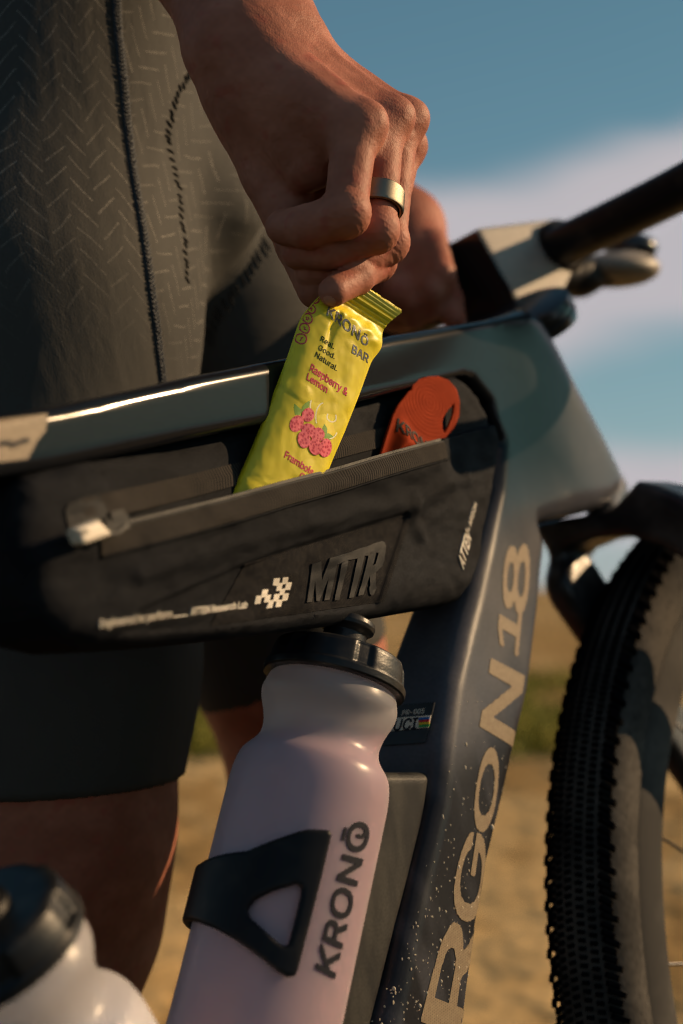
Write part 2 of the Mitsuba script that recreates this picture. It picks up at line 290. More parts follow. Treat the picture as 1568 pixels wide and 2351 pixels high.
pr('stripe_blue', (.02, .10, .35), .5); pr('stripe_red', (.45, .02, .02), .5); pr('stripe_yellow', (.6, .42, .02), .5); pr('stripe_green', (.03, .25, .05), .5)
pr('shoe', (.05, .05, .055), .5)

# ------------------------------------------------------------------ setting: ground and grass
def ground_mesh():
    xs = np.r_[-900, -200, -60, -20, np.linspace(-8, 8, 60), 20, 60, 200, 900]; ys = np.r_[-60, -10, np.linspace(-2, 14, 90), 25, 60, 150, 400, 1200]
    X, Y = np.meshgrid(xs, ys, indexing='ij'); q = np.stack([X * .7, Y * .5, X * 0], -1)
    Z = (meshkit.fbm(q, 4, 3) - .5) * .12 * np.exp(-(np.maximum(np.abs(X) - 8, 0) / 6) ** 2) * sstep(1.6, 3.5, np.hypot(X, Y))
    return grid_mesh(np.stack([X, Y, Z - .012], -1))
g = ground_mesh(); g = g if g.face_normals[:, 2].mean() > 0 else (g.invert() or g)
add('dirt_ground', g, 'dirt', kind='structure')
def tufts():
    n = 26000; y = rng.uniform(5.2, 10.5, n); x = rng.uniform(-.5, .42, n) * y; keep = meshkit.fbm(np.stack([x * .5, y * .8, x * 0], -1), 3, 8) > .53 - .15 * (x < .1 * y); x, y = x[keep], y[keep]; n = len(x)
    h = rng.uniform(.05, .16, n); a = rng.uniform(0, 2 * np.pi, n); l = rng.normal(0, .04, (n, 2)); w = rng.uniform(.008, .016, n)
    o = np.stack([x, y, x * 0 - .02], 1); s = np.stack([np.cos(a) * w, np.sin(a) * w, a * 0], 1)
    v = np.stack([o - s, o + s, o + np.stack([l[:, 0], l[:, 1], h], 1)], 1).reshape(-1, 3)
    return trimesh.Trimesh(v, np.arange(3 * n).reshape(-1, 3), process=False)
scene['grass_two_sided'] = {'type': 'twosided', 'bsdf': scene.pop('grass_blade')}
add('grass', tufts(), 'grass_two_sided', False, label='olive green grass strip growing across the tan dirt far behind the cyclist', cat_='grass', kind='stuff')

# ------------------------------------------------------------------ bicycle frame (traced in the bicycle's own plane, then given width)
RS = .024
top = bc([(0, 955), (115, 936), (430, 866), (655, 823), (880, 775), (1100, 738), (1195, 708), (1245, 690)], .012)
head = bc([(1262, 692), (1290, 745), (1345, 865), (1400, 972), (1458, 1092), (1452, 1112), (1400, 1165), (1330, 1185), (1262, 1200)], RS)
dt_r = bc([(1278, 1235), (1280, 1265), (1262, 1400), (1228, 1600), (1197, 1720), (1168, 1850), (1132, 2000), (1107, 2150), (1082, 2351)], RS)
dt_l = bc([(891, 2351), (944, 2098), (1004, 1838), (1020, 1700), (1045, 1560), (1078, 1440), (1102, 1360), (1135, 1230), (1160, 1110), (1168, 1010), (1148, 920), (1106, 866)], RS)
low = bc([(1060, 864), (880, 908), (655, 963), (430, 1008), (115, 1078), (0, 1097)], .018)
dd = unit(dt_r[-1] - dt_r[-3]); ext = .42
main = np.vstack([top, head, dt_r, [dt_r[-1] + dd * ext, dt_l[0] + dd * ext], dt_l, low, [low[-1] + unit(low[-1] - low[-2]) * .30, top[0] + unit(top[0] - top[1]) * .30]])
frame_poly = Polygon(main).buffer(0)
def frame_sd(q):
    s, h, r = q.T; d = poly_sd(q[:, :2], main)
    tt_ = sstep(.44, .36, s) * sstep(-.06, -.045, h); hw = .0195 + .008 * sstep(.36, .48, s) + .006 * sstep(-.10, -.22, h); rr = .0105 + .005 * sstep(.37, .47, s) - .0062 * tt_
    hw = hw - .015 * np.clip(1 - seg_d(q[:, :2], head[:5]) / .032, 0, 1) ** 2 - .007 * np.clip(1 - seg_d(q[:, :2], dt_r) / .016, 0, 1) ** 2
    a = np.stack([d + rr, np.abs(r) - hw + rr], 1)
    return np.linalg.norm(np.maximum(a, 0), axis=1) + np.minimum(a.max(1), 0) - rr
fl = main.min(0) - .01; fh = main.max(0) + .01
m = nets(frame_sd, [max(fl[0], -.34), fl[1], -.045], [fh[0], fh[1], .045], .0024)
m.vertices = bw(m.vertices)
if m.volume < 0: m.invert()
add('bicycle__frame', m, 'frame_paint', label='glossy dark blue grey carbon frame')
frame_w = lambda p: frame_sd(wb(p))
# seat tube, standing out of the picture on the left
bb = (dt_r[-1] + dt_l[0]) / 2 + dd * (ext - .02); st = np.array([-.26, -.03])
def seat_sd(p): return rc(p, bw(np.r_[bb, 0]), bw(np.r_[st, 0]), .021, .019)
m = nets(seat_sd, np.minimum(bw(np.r_[bb, 0]), bw(np.r_[st, 0])) - .03, np.maximum(bw(np.r_[bb, 0]), bw(np.r_[st, 0])) + .03, .006); m = m if m.volume > 0 else (m.invert() or m)
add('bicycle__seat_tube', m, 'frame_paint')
# lettering of the down tube
inner_poly = frame_poly.buffer(-.0035)
def SF(uv):                                   # onto the frame's side; lettering that would run over an edge is drawn in to it
    sh = bc(uv, RS); ring = inner_poly.exterior
    for i in range(len(sh)):
        q = Point(sh[i])
        if not inner_poly.contains(q): q = ring.interpolate(ring.project(q)); sh[i] = (q.x, q.y)
    return cast(frame_w, bw(np.c_[sh, np.full(len(sh), .06)]), np.broadcast_to(-BR, (len(sh), 3)), t0=0.0, steps=90)
G = [('R', (957, 2345), (1020, 2095), (1075, 2385), (1096, 2130)), ('G', (1020, 2100), (1062, 1898), (1098, 2128), (1116, 1925)), ('O', (1072, 1905), (1100, 1712), (1122, 1915), (1146, 1722)),
     ('N', (1096, 1668), (1130, 1510), (1172, 1715), (1203, 1552)), ('1', (1143, 1480), (1160, 1372), (1190, 1508), (1205, 1405)), ('8', (1158, 1402), (1176, 1240), (1215, 1412), (1234, 1250))]
for ch, c0, c1, b0, b1 in G:
    m = text(ch, True, .2); v = np.array(m.vertices); v[:, 1] -= v[:, 1].min(); v[:, 1] /= v[:, 1].max(); m = trimesh.Trimesh(v, m.faces, process=False)
    add('bicycle__frame__letter', lay(m, (b0, b1, c0, c1), SF, .0004), 'decal_tan', False)
SL = on(frame_w, t0=.4)
m = direct(Polygon([(-30, 968), (108, 950), (103, 990), (84, 1012), (62, 1054), (-30, 1064)]), SL, .0004, 12)
add('bicycle__frame__decal', m, 'decal_tan', False, label='tan decal at the left end of the top tube')
m = cat(direct(affinity.rotate(affinity.scale(Point(x, y).buffer(9), 1.5, .75), -12), SL, .0009, 8) for x, y in ((8, 1018), (30, 1021), (52, 1013)))
add('bicycle__frame__decal_mark', m, 'ink_black', False)
# spare cover on the down tube behind the bottle
cov = bc([(885, 1772), (1002, 1772), (1003, 1790), (985, 1900), (955, 2020), (925, 2130), (893, 2260), (870, 2351), (840, 2480), (640, 2480), (770, 2351), (840, 2020), (880, 1830)], .020)
def cover_sd(q):
    a = np.stack([poly_sd(q[:, :2], cov) + .005, np.abs(q[:, 2] + .001) - .0185 + .005], 1); return np.linalg.norm(np.maximum(a, 0), axis=1) + np.minimum(a.max(1), 0) - .005
m = nets(cover_sd, np.r_[cov.min(0) - .006, -.026], np.r_[cov.max(0) + .006, .026], .0016); m.vertices = bw(m.vertices); m = m if m.volume > 0 else (m.invert() or m)
add('bicycle__storage_cover', m, 'plate_matte', label='dusty matte black storage cover along the down tube behind the pink bottle')
# rule sticker on the shaded inner face of the down tube
fa = unit(bw(np.r_[dt_l[4], 0]) - bw(np.r_[dt_l[2], 0])); nn = unit(np.cross(fa, BR)); nn = nn if nn @ ray(950, 1680) < 0 else -nn
so = bw(np.r_[(dt_l[3] + dt_l[2]) / 2, .004]) + nn * .0012
def stick(u, v):                              # sight line on the inner face's plane
    k = ray(np.atleast_1d(u), np.atleast_1d(v)); t = ((so - CAM) @ nn) / (k @ nn); return CAM + k * t[:, None]
flat_s = lambda off: (lambda uv: (stick(uv[:, 0], uv[:, 1]) + nn * off, np.broadcast_to(nn, (len(uv), 3))))
add('bicycle__rule_sticker', direct(Polygon([(890, 1622), (1000, 1613), (978, 1706), (878, 1713)]), flat_s(.0006), .0003, 40), 'sticker_black', False, label='small dark sticker with white letters and rainbow stripes')
add('bicycle__rule_sticker__band', direct(Polygon([(890, 1652), (992, 1644), (986, 1672), (884, 1682)]), flat_s(.0011), .0002, 40), 'print_white', False)
add('bicycle__rule_sticker__lettering', lay(text('UCI', True), ((905, 1680), (958, 1676), (911, 1656), (964, 1650)), flat_s(.0015), .0002), 'ink_black', False)
for i, c in enumerate(('blue', 'red', 'yellow', 'green')):
    y0 = 1650 + i * 5.6; add('bicycle__rule_sticker__stripe', direct(Polygon([(966, y0 + 1), (990, y0 - 1), (989, y0 + 4), (965, y0 + 6)]), flat_s(.0016), .0002, 40), 'stripe_' + c, False)
add('bicycle__rule_sticker__number', lay(text('PR-005'), ((925, 1644), (975, 1640), (928, 1633), (978, 1628)), flat_s(.0011), .0002), 'print_white', False)
# dried mud flecks on the frame and the cover
def specks():
    n = 330; t = rng.beta(2.2, 1.1, n); v = 1560 + t * 800; a = np.interp(v, [1560, 1838, 2098, 2351], [1050, 1008, 950, 850]); b = np.interp(v, [1600, 1850, 2150, 2351], [1215, 1160, 1098, 1076])
    p, _ = cast(frame_w, CAM, ray(a + (b - a) * rng.random(n) ** .8, v), t0=.4); ok = np.abs(frame_w(p)) < .001; out = []
    for x in p[ok]:
        s = trimesh.creation.icosphere(1, rng.lognormal(-8.15, .42)); s.vertices *= rng.uniform(.6, 1.5, 3) * [1, 1, 1.3]; s.apply_translation(x); out.append(s)
    return cat(out)
add('bicycle__mud_fleck', specks(), 'mud', True, kind='stuff')

# ------------------------------------------------------------------ frame bag
FACE = .029
b_top = bc([(38, 1180), (46, 1118), (66, 1086), (115, 1066), (250, 1040), (430, 1004), (655, 953), (820, 917), (905, 896), (1000, 868), (1050, 858)], .02)
b_right = bc([(1085, 872), (1114, 900), (1136, 950), (1150, 1012), (1148, 1080), (1134, 1165), (1110, 1270), (1086, 1350), (1066, 1380), (1038, 1391)], FACE - .006)
b_bot = bc([(900, 1414), (760, 1438), (600, 1459), (450, 1474), (300, 1484), (215, 1487), (140, 1468), (88, 1420), (56, 1340), (42, 1260)], FACE - .008)
bag_poly = np.vstack([b_top, b_right, b_bot])
zip_uv = [(150, 1232), (240, 1207), (380, 1174), (530, 1137), (640, 1106), (760, 1076), (850, 1049), (930, 1027), (1000, 1009), (1045, 1000)]
zipc = bc(zip_uv, FACE); z0, z1 = zipc[1, 0] - .004, zipc[-2, 0] + .008
def hs(s): return np.interp(s, zipc[:, 0], zipc[:, 1])
def opening(s): return sstep(z0, z0 + .085, s) * sstep(z1 + .012, z1 - .012, s)
pan = bc([(640, 1268), (938, 1176), (946, 1184), (884, 1385), (560, 1432), (300, 1455), (330, 1400)], FACE)
crease = [bc(x, FACE) for x in ([(330, 1320), (500, 1262), (700, 1210), (840, 1170), (960, 1160)], [(960, 1160), (1010, 1120), (1085, 1095)], [(955, 1180), (990, 1250), (930, 1380)], [(350, 1240), (560, 1180), (800, 1110), (1000, 1062)])]
def bag_face(q, sh):
    s, h = sh.T; o = opening(s); up = sstep(-.0006, .0009, h - hs(s))
    lip = .0030 * np.exp(-((h - hs(s) + .004) / .024) ** 2) * o
    r = FACE - .003 + lip - up * (.0155 * o + .004)
    r += .0022 * np.exp(-(seg_d(sh, crease[0]) / .004) ** 2) + .0016 * np.exp(-(seg_d(sh, crease[1]) / .005) ** 2) + .0016 * np.exp(-(seg_d(sh, crease[2]) / .0045) ** 2) + .0012 * np.exp(-(seg_d(sh, crease[3]) / .0035) ** 2)
    r -= .0020 * sstep(.0012, -.0012, poly_sd(sh, pan))
    r += (meshkit.fbm(np.stack([s * 26, h * 60, s * 0], -1), 3, 4) - .5) * .0045 + (meshkit.fbm(np.stack([s * 70 + h * 40, h * 120 - s * 20, s * 0 + 3], -1), 2, 9) - .5) * .0016
    return r
def bag_sd(q, cut=True):
    s, h, r = q.T; sh = q[:, :2]; d2 = poly_sd(sh, bag_poly)
    f = bag_face(q, sh); d = smax(smax(r - f, -.021 - r, .004), d2, .013)
    if not cut: return d
    o = opening(s); k = hs(s); nw = .0078 * o
    notch = np.maximum(np.maximum(np.maximum(np.abs(r - (FACE - .0115)) - nw, np.where(h < k - .001, r - f + .0028, -1)), h - k - .03), k - .021 - h)
    return np.maximum(d, -(notch + .0012 * (1 - np.minimum(o * 6, 1))) )
m = nets(bag_sd, np.r_[bag_poly.min(0) - .006, -.026], np.r_[bag_poly.max(0) + .006, .040], .0014); m.vertices = bw(m.vertices); m = m if m.volume > 0 else (m.invert() or m)
add('frame_bag__shell', m, 'bag_fabric')
tag('frame_bag', 'black fabric frame bag hanging under the top tube with its zip open', 'frame bag')
bag_w = lambda p: bag_sd(wb(p), False); SB = on(bag_w, t0=.4)
def bag_on(sh, off=0.0): return bw(np.c_[sh, bag_face(np.c_[sh, sh[:, :1] * 0], sh) + off])
# zip: front tape on the lip, teeth along its edge, rear tape on the recessed panel, slider and pull
ss = np.linspace(z0 + .002, z1, 260)
def ribbon(h0, h1, off, t=.0004, n=6):
    hh = np.linspace(0, 1, n); S, H = np.meshgrid(ss, hh, indexing='ij'); sh = np.stack([S.ravel(), (hs(S) + h0 + (h1 - h0) * H).ravel()], 1)
    a = bag_on(sh, off).reshape(len(ss), n, 3); m = grid_mesh(a); m.faces = m.faces if (m.face_normals @ BR).mean() > 0 else m.faces[:, ::-1]
    return m, np.stack([S.ravel(), H.ravel()], 1)
m, uv = ribbon(-.0022, -.0105, .0009); add('frame_bag__zip__tape', m, 'zip_tape', True, uv=uv)
m, uv = ribbon(.0022, .0115, .0009); add('frame_bag__zip__tape', m, 'zip_tape', True, uv=uv)
e = np.linspace(z0 + .004, z1 - .004, 230); sh = np.stack([e, hs(e) - .0014], 1)
add('frame_bag__zip__edge', tube(bag_on(np.stack([ss, hs(ss) - .0020], 1), -.0002), .0011, 8), 'bag_rubber')
ep = bag_on(sh, -.0002); es = bag_on(np.stack([ss, hs(ss) - .0112], 1), .0006)
add('frame_bag__zip__teeth', cat(bx(x + BU * .0008, (BF, BU, BR), (.00045, .0006, .0009)) for x in ep), 'zip_metal', False, kind='stuff')
add('frame_bag__zip__seam', tube(es, .0006, 6), 'bag_fabric')
pu = lambda u, v, r: bp(u, v, r)
sl = pu(262, 1204, FACE + .002)
sq = Polygon([(152, 1216), (207, 1193), (238, 1226), (236, 1236), (176, 1256), (166, 1252)])
pc, pn = bc(list(sq.exterior.coords)[:-1], FACE + .003), 0
def pull_sd(q): a = np.stack([poly_sd(q[:, :2], pc) + .0022, np.abs(q[:, 2] - FACE - .0045) - .0032 + .0016], 1); return np.linalg.norm(np.maximum(a, 0), axis=1) + np.minimum(a.max(1), 0) - .0018
m = nets(pull_sd, np.r_[pc.min(0) - .004, FACE - .002], np.r_[pc.max(0) + .004, FACE + .011], .0006); m.vertices = bw(m.vertices); m = m if m.volume > 0 else (m.invert() or m)
add('frame_bag__zip_pull', m, 'pull_ivory', label='ivory square zip pull with a dark slot at the left end of the zip')
fb = lambda off: (lambda uv: (bw(np.c_[bc(uv, FACE + .008), np.full(len(uv), FACE + off)]), np.broadcast_to(BR, (len(uv), 3))))
add('frame_bag__zip_pull__slot', direct(Polygon([(182, 1219), (203, 1216), (203, 1222), (190, 1226)]), fb(.0080), .0004, 6), 'ink_black', False)
add('frame_bag__zip_slider', cat([bx(sl, (BF, BU, BR), (.006, .0028, .0022)), bx(sl + BR * .0018 + BU * .0032, (BF, BU, BR), (.0035, .0016, .0012))]), 'black_satin', False)
ring = [pu(238, 1222, FACE + .004), pu(268, 1224, FACE + .005), pu(282, 1214, FACE + .005), pu(290, 1203, FACE + .004), pu(276, 1197, FACE + .003), pu(262, 1206, FACE + .003)]
add('frame_bag__zip_slider__cord', tube(spline(ring, 30), .0009, 8), 'zip_metal')
add('frame_bag__zip_end', direct(Polygon([(150, 1175), (158, 1160), (220, 1135), (245, 1190), (160, 1215)]).buffer(4), SB, .0009, 10), 'bag_rubber', True, label='dark patch sewn over the left end of the zip')
# panel, raised initials, prints
add('frame_bag__panel', direct(Polygon([(560, 1296), (640, 1270), (936, 1180), (942, 1187), (880, 1382), (700, 1408), (480, 1438)]), SB, .0005, 10), 'bag_mesh', True, label='coarse dark mesh panel behind the raised initials')
mz = lambda pts: [(677.3 + x * .18303, 1216.9 + y * .18303) for x, y in pts]
initials = Polygon(mz([(120, 912), (187, 420), (300, 393), (308, 630), (410, 358), (1065, 148), (1100, 168), (1112, 220), (1090, 380), (1060, 460), (985, 530), (983, 690), (998, 722), (960, 810), (930, 825), (906, 800), (900, 725), (916, 690), (905, 575), (830, 815), (765, 832), (893, 330), (845, 332), (710, 850), (648, 862), (758, 362), (640, 392), (525, 880), (468, 886), (556, 416), (500, 427), (405, 885), (338, 893), (392, 588), (275, 900), (238, 903), (222, 640), (182, 912)]),
                   [mz([(985, 290), (1020, 290), (980, 430), (945, 448)])]).buffer(0)
add('frame_bag__raised_letters', direct(initials, SB, .0014, 8), 'bag_rubber', False, label='raised slanted black initials reading MTR')
add('frame_bag__print', lay(text('Engineered to perform'), ((226, 1441), (391, 1417), (227, 1423), (392, 1399)), SB, .0009), 'print_white', False)
add('frame_bag__print', direct(Polygon([(395, 1417), (427, 1413), (427, 1410.5), (395, 1414.5)]), SB, .0009, 8), 'print_white', False)
add('frame_bag__print', lay(text('ATTEN Research Lab', True), ((434, 1412), (564, 1396), (436, 1396), (566, 1380)), SB, .0009), 'print_white', False)
cells = [(0, 4), (1, 5), (2, 4), (3, 3), (4, 4), (4, 2), (3, 5 + .0), (5, 5)]
cu = lambda zx, zy: (563 + zx * .0806, 1303 + zy * .0806)
quads = [[(780, 315), (940, 305), (885, 515), (745, 500)], [(1040, 285), (1185, 275), (1140, 450), (1005, 470)], [(885, 445), (1020, 440), (960, 660), (838, 660)], [(1140, 430), (1275, 420), (1225, 620), (1090, 630)], [(970, 610), (1100, 600), (1045, 770), (920, 780)],
         [(790, 775), (935, 760), (885, 960), (750, 965)], [(1045, 745), (1190, 730), (1145, 930), (1000, 945)], [(860, 930), (1005, 920), (955, 1115), (815, 1125)], [(650, 945), (760, 935), (715, 1140), (560, 1155)], [(545, 800), (680, 790), (625, 985), (490, 990)], [(455, 655), (600, 640), (545, 840), (410, 850)], [(280, 820), (420, 815), (375, 1020), (230, 1035)]]
add('frame_bag__print', direct(unary_union([Polygon([cu(*c) for c in q]).buffer(.6) for q in quads]), SB, .0009, 6), 'print_white', False, label='small white checkered emblem left of the raised initials')
add('frame_bag__print', lay(text('ATTEN', True), ((1061, 1308), (1079, 1238), (1050, 1284), (1067, 1213)), SB, .0009), 'print_white', False)
add('frame_bag__print', lay(text('× ARGON'), ((1075, 1222), (1092, 1160), (1067, 1214), (1087, 1152)), SB, .0009), 'print_white', False)

# ------------------------------------------------------------------ yellow bar in its wrapper
WX = D(unit([.72, .52, -.46])); WL = D(unit([-.338, -.317, -.886])); WL = unit(WL - WX * (WL @ WX)); WN = np.cross(WX, WL); WN = WN if WN[0] > 0 else -WN
WO = bp(640, 1110, FACE - .0120)
def wl(uv):
    k = ray(uv[:, 0], uv[:, 1]); t = ((WO - CAM) @ WN) / (k @ WN); p = CAM + k * t[:, None] - WO; return np.stack([p @ WX, p @ WL], 1)
rows = np.array([[(776, 624), (912, 719)], [(740, 672), (877, 757)], [(716, 700), (872, 800)], [(690, 737), (847, 839)], [(655, 838), (819, 915)], [(621, 925), (790, 988)], [(585, 1015), (757, 1065)], [(553, 1088), (735, 1122)], [(541, 1115), (728, 1146)], [(531, 1136), (722, 1166)]], float)
wl_l, wl_r = wl(rows[:, 0]), wl(rows[:, 1]); NR, NC = 130, 64
wt = np.linspace(0, 1, len(rows)); tt = np.linspace(0, 1, NR)
from scipy.interpolate import PchipInterpolator
WLf, WRf = PchipInterpolator(wt, wl_l), PchipInterpolator(wt, wl_r)
def bar_thick(x, t):
    e = np.clip(1 - np.abs(2 * x - 1) ** 2.6, 0, 1) ** .62; y = sstep(.10, .22, t)
    return .0007 + .0062 * e * y * (1 + .10 * np.sin(7 * t + 2 * x))
def wrinkle(x, t):
    q = np.stack([x * 7 + t * 4, t * 16 - x * 3, x * 0], -1); w = (meshkit.fbm(q * .8, 3, 21) - .5) * .0009
    near = np.exp(-((t - .20) / .10) ** 2); w += near * .0003 * np.sin(34 * (x * .8 + t * 1.6) + 6 * meshkit.fbm(q * .5, 2, 5))
    w += -.0018 * np.exp(-((x - .27 - .35 * (t - .2)) / .035) ** 2) * sstep(.17, .22, t) * sstep(.42, .3, t)
    ridge = sstep(.115, .10, t) * (.00055 * np.sin(t * 2 * np.pi / .0185))
    return w * np.clip(np.minimum(x, 1 - x) * 12, 0, 1) * sstep(.06, .15, t) + ridge
def bar_point(x, t, side):
    a, b = WLf(t), WRf(t); c = a + (b - a) * x[:, None]; z = side * bar_thick(x, t) + wrinkle(x, t) + .0035 * np.exp(-((t - .02) / .08) ** 2)
    return WO + c[:, :1] * WX + c[:, 1:] * WL + z[:, None] * WN
xx = .5 - .5 * np.cos(np.linspace(0, np.pi, NC)); Tm, X = np.meshgrid(tt, xx, indexing='ij')
def half(side):
    q = bar_point(X.ravel(), Tm.ravel(), side).reshape(NR, NC, 3).copy()
    z = (np.abs(((X[0] * 17) % 1) - .5) - .25) * .0030; q[0] += z[:, None] * WL
    return q
qf, qb = half(1), half(-1)
m = loft(np.concatenate([qf, qb[:, ::-1]], 1))
add('energy_bar__wrapper', m, 'foil_yellow', True)
tag('energy_bar', 'yellow raspberry and lemon bar in a foil wrapper pinched in the right hand', 'energy bar')
def SW(uv):                                   # sight lines -> front face of the wrapper (solved on the wrapper's own plane, twice for its bulge)
    off = np.zeros(len(uv))
    for _ in range(4):
        k = ray(uv[:, 0], uv[:, 1]); t = ((WO + 0 - CAM) @ WN + off) / (k @ WN); p = CAM + k * t[:, None] - WO; xy = np.stack([p @ WX, p @ WL], 1)
        ti = np.interp(xy[:, 1], WLf(tt)[:, 1] * .5 + WRf(tt)[:, 1] * .5, tt)
        for _ in range(6):
            a, b = WLf(ti), WRf(ti); ax = b - a; x = ((xy - a) * ax).sum(1) / (ax * ax).sum(1); c = a + ax * x[:, None]; ti = np.clip(ti + (xy[:, 1] - c[:, 1]) / .2, 0, 1)
        x = np.clip(x, .001, .999); off = bar_thick(x, ti) + wrinkle(x, ti) + .0035 * np.exp(-((ti - .02) / .08) ** 2)
    def f(x, t): return bar_point(np.clip(x, 0, 1), np.clip(t, 0, 1), 1)
    p = f(x, ti); n = np.cross(f(x + .01, ti) - f(x - .01, ti), f(x, ti + .01) - f(x, ti - .01)); n /= np.linalg.norm(n, axis=1, keepdims=True); n *= np.sign(n @ WN)[:, None]
    return p, n
zc = lambda x, y: (505.1 + x * .29286, 631.4 + y * .29286)
def word(s, ink, b0, b1, c0, bold=False, t=.00025):
    b0, b1, c0 = (np.array(zc(*x)) for x in (b0, b1, c0)); add('energy_bar__wrapper__lettering', lay(text(s, bold, .3), (b0, b1, c0, c0 + (b1 - b0)), SW, t), ink, False)
word('KRON', 'ink_grey', (834, 312), (1086, 512), (850, 236), True); word('Ō', 'ink_grey', (1098, 528), (1152, 562), (1112, 462), True); word('BAR', 'ink_grey', (1030, 608), (1156, 690), (1042, 545), True)
word('Real.', 'ink_dark', (786, 514), (890, 582), (798, 477)); word('Good.', 'ink_dark', (768, 583), (894, 660), (781, 545)); word('Natural.', 'ink_dark', (742, 640), (912, 755), (756, 600))
word('Raspberry &', 'ink_red', (702, 748), (990, 948), (718, 695), True); word('Lemon', 'ink_red', (676, 818), (834, 926), (690, 768), True); word('Frambois', 'ink_red', (501, 1428), (722, 1573), (518, 1378), True); word('C', 'ink_red', (618, 1592), (656, 1616), (632, 1545), True)
zp = lambda pts: Polygon([zc(*p) for p in pts])
def blob(x, y, rx, ry, a=0): c = zc(x, y); return affinity.translate(affinity.rotate(affinity.scale(Point(0, 0).buffer(1, 24), rx * .29286, ry * .29286), a, origin=(0, 0)), *c)
def art(poly, ink, t): add('energy_bar__wrapper__picture', direct(poly, SW, t, 4), ink, False)
art(unary_union([zp([(712, 985), (745, 1000), (800, 1005), (790, 1030), (770, 1090), (760, 1150), (735, 1120), (700, 1040)]), zp([(760, 1100), (840, 1085), (905, 1100), (880, 1150), (905, 1240), (880, 1275), (820, 1230), (770, 1180)])]).buffer(0), 'ink_lemon', .00012)
for pts in ([(712, 985), (706, 1040), (716, 1070)], [(803, 1004), (770, 1030), (750, 1090), (754, 1160)], [(842, 1092), (850, 1140), (890, 1150), (906, 1100)], [(912, 1238), (890, 1270), (862, 1282)]):
    art(LineString([zc(*p) for p in spline(pts, 12)]).buffer(1.5), 'ink_pith', .00020)
for pts in ([(584, 1012), (612, 1038), (642, 1062), (620, 1095), (588, 1095), (582, 1050)], [(698, 990), (692, 1035), (665, 1062), (640, 1070), (645, 1035), (668, 1008)], [(818, 1172), (836, 1205), (836, 1240), (815, 1240), (797, 1212)], [(815, 1250), (850, 1243), (886, 1268), (862, 1292), (825, 1290)]):
    art(zp(pts).buffer(.8), 'ink_leaf', .00016)
for i, b in enumerate(((600, 1165, 52, 68, 25), (692, 1215, 56, 50, 30), (688, 1097, 48, 54, 5), (655, 1290, 48, 68, -8), (762, 1252, 54, 56, 10), (822, 1355, 47, 74, 8), (742, 1347, 50, 65, -12))): art(blob(*b), 'ink_berry', .00024 + .00005 * i)
for i, (x, y) in enumerate(((746, 182), (717, 262), (692, 340), (670, 417), (642, 500))):
    c = blob(x, y, 34 if i < 4 else 41, 44, -20); r = c.difference(affinity.scale(c, .78, .80))
    mk = [LineString([(-.5, -.3), (.1, .1), (.5, .5)]), LineString([(-.2, -.5), (0, 0), (.4, -.1), (0, .5)]), LineString([(-.4, -.3), (-.4, .3), (0, .4), (.3, 0), (0, -.3)]), LineString([(-.3, -.4), (0, -.1), (-.2, .2), (.3, .5)]), LineString([(-.4, .4), (.1, 0), (-.1, -.2), (.4, -.4)])][i]
    mk = affinity.translate(affinity.scale(mk, 24 * .29, 30 * .29, origin=(0, 0)), *zc(x, y)).buffer(.9)
    art(unary_union([r, mk]), 'ink_red', .00025)

# ------------------------------------------------------------------ orange gel sachet in the bag
GN = unit(BR * .93 - BF * .25 + BU * .15); GX = unit(BF - GN * (BF @ GN)); GY = np.cross(GN, GX); GY = GY if GY[2] > 0 else -GY; GO = bp(950, 1015, FACE - .010)
def gl(uv, off=0.):
    uv = np.atleast_2d(np.asarray(uv, float)); k = ray(uv[:, 0], uv[:, 1]); t = ((GO - CAM) @ GN + off) / (k @ GN); p = CAM + k * t[:, None] - GO; return np.stack([p @ GX, p @ GY], 1)
gp = gl([(872, 1042), (884, 1000), (899, 955), (910, 932), (936, 899), (943, 896), (944, 884), (958, 872), (980, 865), (1004, 864), (1028, 873), (1046, 893), (1054, 920), (1053, 955), (1041, 985), (1022, 1006), (1000, 1060), (860, 1080)])
gp = np.array(Polygon(gp).buffer(-.0008).buffer(.0008).exterior.coords)[:-1]
hole = gl([(1040, 928), (1038, 950), (1028, 978), (1018, 995), (1014, 985), (1014, 964), (1025, 945)])
gtop = gl([(985, 925)])[0]
def gel_z(xy):
    d = poly_sd(xy, gp); rr = np.linalg.norm(xy - gtop, axis=1); puff = .0048 * sstep(-.002, -.011, d) * sstep(.020, .034, rr)
    return puff, .00010 * np.sin(rr * 2 * np.pi / .0022) * sstep(.021, .019, rr) * sstep(-.0004, -.002, d)
def gel_sd(q):
    xy = q[:, :2]; pf, rg = gel_z(xy); d = smax(poly_sd(xy, gp), -poly_sd(xy, hole), .0005); return np.maximum(d, np.abs(q[:, 2] - rg) - .0008 - pf)
m = nets(gel_sd, np.r_[gp.min(0) - .003, -.009], np.r_[gp.max(0) + .003, .009], .0007); tog = lambda v: GO + v[:, :1] * GX + v[:, 1:2] * GY + v[:, 2:] * GN
m.vertices = tog(m.vertices); m = m if m.volume > 0 else (m.invert() or m)
add('gel_sachet__pouch', m, 'foil_orange'); tag('gel_sachet', 'orange gel sachet with a round end and slot sticking out of the bag', 'gel sachet')
def SG(uv): xy = gl(uv, .003); pf, rg = gel_z(xy); return tog(np.c_[xy, pf + rg + .0008]), np.broadcast_to(GN, (len(uv), 3))
gz = lambda x, y: np.array((861 + x * .2197, 803.6 + y * .2197))
add('gel_sachet__pouch__lettering', lay(text('KRON', True), (gz(236, 838), gz(530, 1075), gz(262, 702), gz(560, 950)), SG, .0004), 'ink_dark', False)

